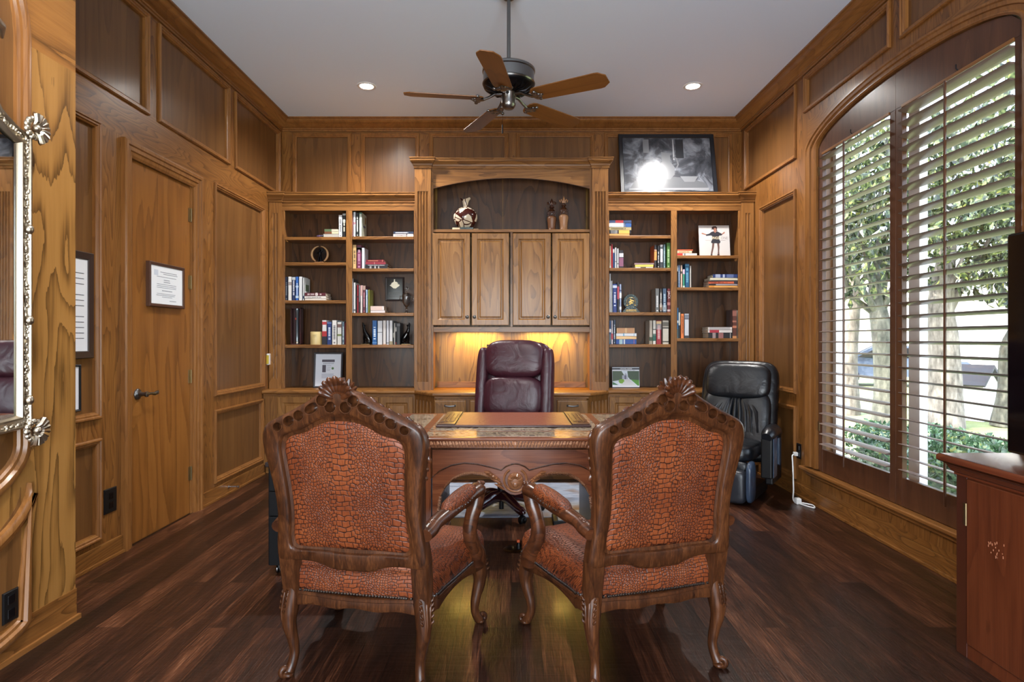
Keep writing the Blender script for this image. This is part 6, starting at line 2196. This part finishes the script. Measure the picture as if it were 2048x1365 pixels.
MB().lathe([(0, .008), (.015, .008), (.015, .03), (.010, .045), (0, .045)], (.03, -.005, 0), 16).build('plug', M['black'], t, smooth=math.radians(40))
MB().box(.018, .036, -.012, .004, .045, .062).build('orange_tag', paint(214, 92, 40), t, bevel=.002)
MB().lathe([(0, .008), (.009, .008), (.009, .02), (0, .02)], (-.005, .01, 0), 12).build('cap', M['brass'], t)
t = thing('footrest', 'low black and grey footrest on the floor behind the desk', 'footrest', (.45, 4.27, 0))
MB().box(-.13, .20, -.10, .075, .03, .055, M=Matrix.Rotation(math.radians(8), 4, 'X')).build('pad', paint(120, 124, 130), t, bevel=.006)
MB().box(-.16, .23, -.11, .075, .0, .035).build('base', M['black'], t, bevel=.006)
t = thing('monitor', 'black computer monitor on the counter hidden behind the burgundy chair', 'monitor', (-.02, 5.72, CT + .0005))
MB().box(-.215, .215, -.012, .02, .045, .435).build('case', M['black'], t, bevel=.004)
MB().box(-.2, .2, -.0135, -.0115, .062, .42).build('screen', M['black_gloss'], t)
MB().box(-.1, .1, -.07, .07, 0, .01).box(-.03, .03, .0, .018, .008, .06).build('stand', M['black'], t)
# ================================================================ OUTSIDE THE WINDOW
GZ = -.30
gm_ = NT('lawn')
n1 = gm_.noise(gm_.coords((1, 1, 1), False), 1.3, 4)
n2 = gm_.noise(gm_.coords((1, 1, 1), False), 40, 2)
gm_.l(gm_.ramp(gm_.math('ADD', gm_.math('MULTIPLY', n1, .6), gm_.math('MULTIPLY', n2, .4)), [(.3, srgb(96, 112, 66)), (.55, srgb(136, 148, 96)), (.75, srgb(170, 172, 128))]), gm_.b.inputs['Base Color'])
gm_.b.inputs['Roughness'].default_value = .9
tag(MB().box(2.62, 60, -20, 60, GZ - .1, GZ).build('ground', gm_.m), kind='structure')
tag(MB().box(2.62, 3.5, -4, 12, GZ, GZ + .02).build('bounce_strip', plain('pale_bounce_strip', srgb(190, 182, 174), .9)), kind='structure')  # pale ground strip added to bounce neutral light onto louvers and ceiling
st_ = plain('pale_concrete', srgb(206, 202, 196), .9)
tag(MB().prism([(6, 60), (60, -20), (60, 60)], lambda a, b, h: Vector((a, b, h)), GZ, GZ + .012).build('street', st_), kind='structure')
tag(MB().prism([(9.6, 9.5), (11.2, 7.2), (34, 26), (28, 30)], lambda a, b, h: Vector((a, b, h)), GZ, GZ + .014).build('driveway', st_), kind='structure')


def leaf_mat(name, a, b, c):
    t = NT(name)
    v = t.coords((1, 1, 1))
    n = t.noise(v, 3.2, 2)
    n2 = t.noise(v, 19, 1)
    k = t.math('ADD', t.math('MULTIPLY', n, .45), t.math('MULTIPLY', n2, .55))
    col = t.ramp(k, [(.40, a), (.5, b), (.60, c), (.70, srgb(190, 180, 96))])
    t.l(col, t.b.inputs['Base Color'])
    t.b.inputs['Roughness'].default_value = .3
    tr = t.n('ShaderNodeBsdfTranslucent')
    t.l(col, tr.inputs[0])
    mx = t.n('ShaderNodeMixShader')
    mx.inputs[0].default_value = .2
    t.l(t.b.outputs[0], mx.inputs[1])
    t.l(tr.outputs[0], mx.inputs[2])
    t.l(mx.outputs[0], t.t.nodes['Material Output'].inputs['Surface'])
    return t.m


LEAF = leaf_mat('magnolia_leaves', srgb(24, 34, 26), srgb(54, 70, 44), srgb(124, 136, 88))
HEDGE = leaf_mat('hedge_leaves', srgb(44, 68, 50), srgb(78, 112, 76), srgb(126, 158, 110))
bt = NT('pale_bark')
n1 = bt.noise(bt.coords((6, 6, 2)), 2.0, 4, .6)
bt.l(bt.ramp(n1, [(.3, srgb(84, 78, 72)), (.55, srgb(136, 128, 120)), (.75, srgb(168, 160, 150))]), bt.b.inputs['Base Color'])
bt.b.inputs['Roughness'].default_value = .9
bt.bump(n1, .4, .03)


b2 = NT('grey_green_bark')
n1 = b2.noise(b2.coords((6, 6, 2)), 2.0, 4, .6)
b2.l(b2.ramp(n1, [(.3, srgb(52, 54, 48)), (.55, srgb(92, 92, 82)), (.75, srgb(124, 122, 110))]), b2.b.inputs['Base Color'])
b2.b.inputs['Roughness'].default_value = .9
BARK2 = b2.m


def leaves(mb, c, r, n, size, rg, shell=.35):
    c = Vector(c)
    for _ in range(n):
        while True:
            p = Vector((rg.uniform(-1, 1), rg.uniform(-1, 1), rg.uniform(-1, 1)))
            if shell < p.length < 1: break
        q = c + Vector((p.x * r[0], p.y * r[1], p.z * r[2]))
        L = size * rg.uniform(.6, 1.3)
        Mx = Matrix.Translation(q) @ Euler((rg.uniform(0, 6.3), rg.uniform(0, 6.3), rg.uniform(0, 6.3))).to_matrix().to_4x4()
        mb.add([(-L * .5, 0, 0), (-.1 * L, L * .2, L * .05), (L * .5, 0, 0), (-.1 * L, -L * .2, L * .05)], [(0, 1, 2), (0, 2, 3)], Mx)


def tree(label, x, y, path, rad, clumps, nleaf, size, seed):
    t = thing('tree', label, 'tree', (x, y, GZ))
    rg = random.Random(seed)
    q, rr = smooth_interp(path, rad, 4)
    tk = MB().tube(q, rr, 12)
    top = q[-1]
    for c, r in clumps:
        b0 = q[int(len(q) * .62)]
        mid = (b0 + Vector(c)) / 2 + Vector((rg.uniform(-.2, .2), rg.uniform(-.2, .2), -.1))
        tk.tube([b0, mid, Vector(c)], [rad[-1] * .8, rad[-1] * .5, .02], 8)
    tk.build('trunk', BARK2 if seed in (1, 4) else bt.m, t, smooth=True)
    lf = MB()
    for c, r in clumps:
        leaves(lf, c, r, int(nleaf * .64), size, rg)
    lf.build('foliage', LEAF, t)
    return t


tree('slender dark trunked tree seen through the shutter nearer the bookcases', 6.55, 10.5,
     [(0, 0, 0), (.02, .02, .8), (-.05, 0, 1.6), (-.1, .1, 2.4), (0, .1, 3.4)], [.24, .19, .17, .13, .08],
     [((-.7, .1, 3.0), (1.1, 1.0, .8)), ((.1, -.2, 3.6), (1.1, 1.0, .9)), ((-.5, .2, 4.4), (1.2, 1.1, .9)), ((.5, .3, 4.8), (1.1, 1.0, .8)), ((-1.1, .0, 3.9), (.8, .9, .8))], 620, .24, 1)
tree('pale trunked tree furthest off, left of the slender one', 7.1, 12.7,
     [(0, 0, 0), (0, 0, 1.2), (.1, 0, 2.6), (0, 0, 4.2)], [.26, .2, .17, .1],
     [((0, .2, 4.2), (1.4, 1.2, .9)), ((-.6, 0, 5.2), (1.4, 1.2, .9)), ((.5, 0, 3.4), (.9, .9, .6))], 520, .24, 2)
tree('thick pale trunked tree seen at the middle of the near shutter', 7.85, 10.9,
     [(0, 0, 0), (.02, 0, .7), (0, .0, 1.5), (-.05, 0, 2.3), (.1, 0, 3.3)], [.33, .27, .24, .2, .12],
     [((.2, -.3, 3.2), (1.2, 1.1, .8)), ((1.0, 0, 3.7), (1.2, 1.1, .9)), ((-.3, 0, 4.2), (1.2, 1.1, .9)), ((.6, -.4, 4.9), (1.3, 1.2, .9))], 620, .25, 3)
tree('leaning tree beyond the hedge next to the white mailbox', 9.0, 10.9,
     [(0, 0, 0), (.06, -.02, .7), (.1, 0, 1.4), (.35, 0, 2.0), (.7, 0, 3.0)], [.26, .2, .19, .15, .10],
     [((.0, -.3, 2.7), (1.0, 1.0, .6)), ((1.1, .2, 3.3), (1.2, 1.0, .8)), ((.2, 0, 4.0), (1.2, 1.1, .9)), ((.8, -.5, 4.9), (1.3, 1.2, .9))], 620, .24, 4)
tree('bushy magnolia nearest the window above the hedge', 6.1, 6.3,
     [(0, 0, 0), (.05, 0, 1.0), (0, 0, 2.0), (-.2, 0, 3.0)], [.12, .1, .08, .05],
     [((-.5, -.2, 3.0), (.8, .8, .6)), ((-.2, .5, 3.7), (1.0, .9, .7)), ((-.9, -.3, 3.9), (.9, .9, .7)), ((-.3, -.8, 3.3), (.8, .8, .6))], 420, .19, 5)

hg = thing('hedge', 'clipped green hedge outside below the window', 'hedge', (4.0, 4.6, GZ))
hg.scale = (1, 1, .88)
rg = random.Random(9)
MB().sq((0, 0, .33), (.50, 1.75, .40), .35, .3, 28, 14).build('dense_core', HEDGE, hg, smooth=True)
lf = MB()
for _ in range(9000):
    y, ang = rg.uniform(-1.8, 1.8), rg.uniform(0, 6.283)
    f = lambda w, m: math.copysign(abs(w) ** m, w)
    p = Vector((.55 * f(math.cos(ang), .6) + rg.uniform(-.05, .05), y, .36 + .44 * f(math.sin(ang), .6) + rg.uniform(-.05, .05)))
    if p.z < .02: continue
    L = rg.uniform(.05, .095)
    Mx = Matrix.Translation(p) @ Euler((rg.uniform(0, 6.3), rg.uniform(0, 6.3), rg.uniform(0, 6.3))).to_matrix().to_4x4()
    lf.add([(-L * .5, 0, 0), (-.1 * L, L * .24, L * .05), (L * .5, 0, 0), (-.1 * L, -L * .24, L * .05)], [(0, 1, 2), (0, 2, 3)], Mx)
lf.build('foliage', HEDGE, hg)

mbx = thing('mailbox', 'white masonry mailbox with a dark gabled roof beyond the hedge', 'mailbox', (9.15, 12.0, GZ), math.radians(35))
MB().box(-.42, .42, -.36, .36, 0, .74).build('body', plain('white_masonry', srgb(222, 220, 216), .8), mbx, bevel=.01)
MB().prism([(-.42, .74), (.42, .74), (0, 1.0)], lambda a, b, h: Vector((a, h, b)), -.34, .34).build('gable', plain('white_gable', srgb(216, 214, 210), .8), mbx)
rf = MB()
for sg in (-1, 1):
    rf.prism([(sg * .50, .68), (0, 1.02), (0, 1.09), (sg * .56, .71)], lambda a, b, h: Vector((a, h, b)), -.42, .42)
rf.build('roof', plain('dark_shingle', srgb(70, 70, 74), .8), mbx)


def car(label, x, y, rz, col):
    t = thing('car', label, 'car', (x, y, GZ), rz)
    body = [(-2.2, .35), (-2.2, .72), (-2.0, .86), (-1.3, .93), (-.7, 1.36), (.5, 1.42), (1.35, .98), (2.05, .84), (2.22, .68), (2.22, .35)]
    rings = []
    for w, k in ((-.86, .0), (-.90, .06), (-.90, .94), (.0, 1)):
        pass
    mb = MB()
    rr = []
    for yy, inset in ((-.88, .06), (-.80, .0), (.80, .0), (.88, .06)):
        rr.append([Vector((px * (1 - inset * .3), yy * (1 if pz < .95 else .80), pz - (inset * .4 if pz > .9 else 0))) for px, pz in body])
    mb.rings(rr)
    mb.build('body', plain(label[:8] + 'paint', col, .15, .3, coat=.6), t, smooth=math.radians(35))
    gl = MB()
    for sd in (-1, 1):
        gl.prism([(-1.12, .96), (-.66, 1.28), (.44, 1.33), (1.1, .99)], lambda a, b, h: Vector((a, h, b)), sd * .79, sd * .86)
    gl.build('side_window', M['black_gloss'], t)
    for ex in ((-1.24, -.72, .95, 1.32), (1.28, .56, 1.0, 1.38)):
        MB().add([(ex[0], -.66, ex[2] + .02), (ex[0], .66, ex[2] + .02), (ex[1], .62, ex[3] + .02), (ex[1], -.62, ex[3] + .02), (ex[0] * .98, -.66, ex[2] - .02), (ex[0] * .98, .66, ex[2] - .02), (ex[1] * .96, .62, ex[3] - .02), (ex[1] * .96, -.62, ex[3] - .02)], [(0, 1, 2, 3), (4, 7, 6, 5), (0, 4, 5, 1), (1, 5, 6, 2), (2, 6, 7, 3), (3, 7, 4, 0)]).build('windscreen', M['black_gloss'], t)
    for wx in (-1.35, 1.38):
        for sd in (-1, 1):
            w = MB().lathe([(.19, -.09), (.30, -.10), (.335, -.07), (.335, .07), (.30, .10), (.19, .09)], seg=24, M=Matrix.Translation((wx, sd * .82, .335)) @ Matrix.Rotation(PI / 2, 4, 'X')).build('wheel', M['black'], t, smooth=math.radians(40))
            h = MB().lathe([(0, -.105), (.06, -.105), (.19, -.085), (.19, .085), (.06, .105), (0, .105)], seg=10, M=Matrix.Translation((wx, sd * .82, .335)) @ Matrix.Rotation(PI / 2, 4, 'X')).build('hub', M['steel'], w)
    return t


car('dark blue grey car parked beyond the trees, behind the slender trunk', 12.9, 20.5, math.radians(160), srgb(64, 74, 90))
car('silver blue car parked beyond the mailbox', 13.6, 14.2, math.radians(40), srgb(130, 142, 156))
hs = thing('far_house', 'pale house across the street behind the trees', 'house', (30, 40, GZ), math.radians(-36))
MB().box(-11, 11, -4, 4, 0, 4.2).build('wall', plain('pale_render', srgb(226, 222, 214), .9), hs)
MB().prism([(-4.8, 4.2), (4.8, 4.2), (0, 6.6)], lambda a, b, h: Vector((h, a, b)), -11.6, 11.6).build('roof', plain('grey_roof', srgb(150, 146, 142), .9), hs)
for xx in (-8, -4, 0, 4, 8):
    MB().box(xx - .8, xx + .8, -4.05, -3.98, 1.0, 2.8).build('window', plain('pale_window', srgb(170, 176, 184), .2), hs)
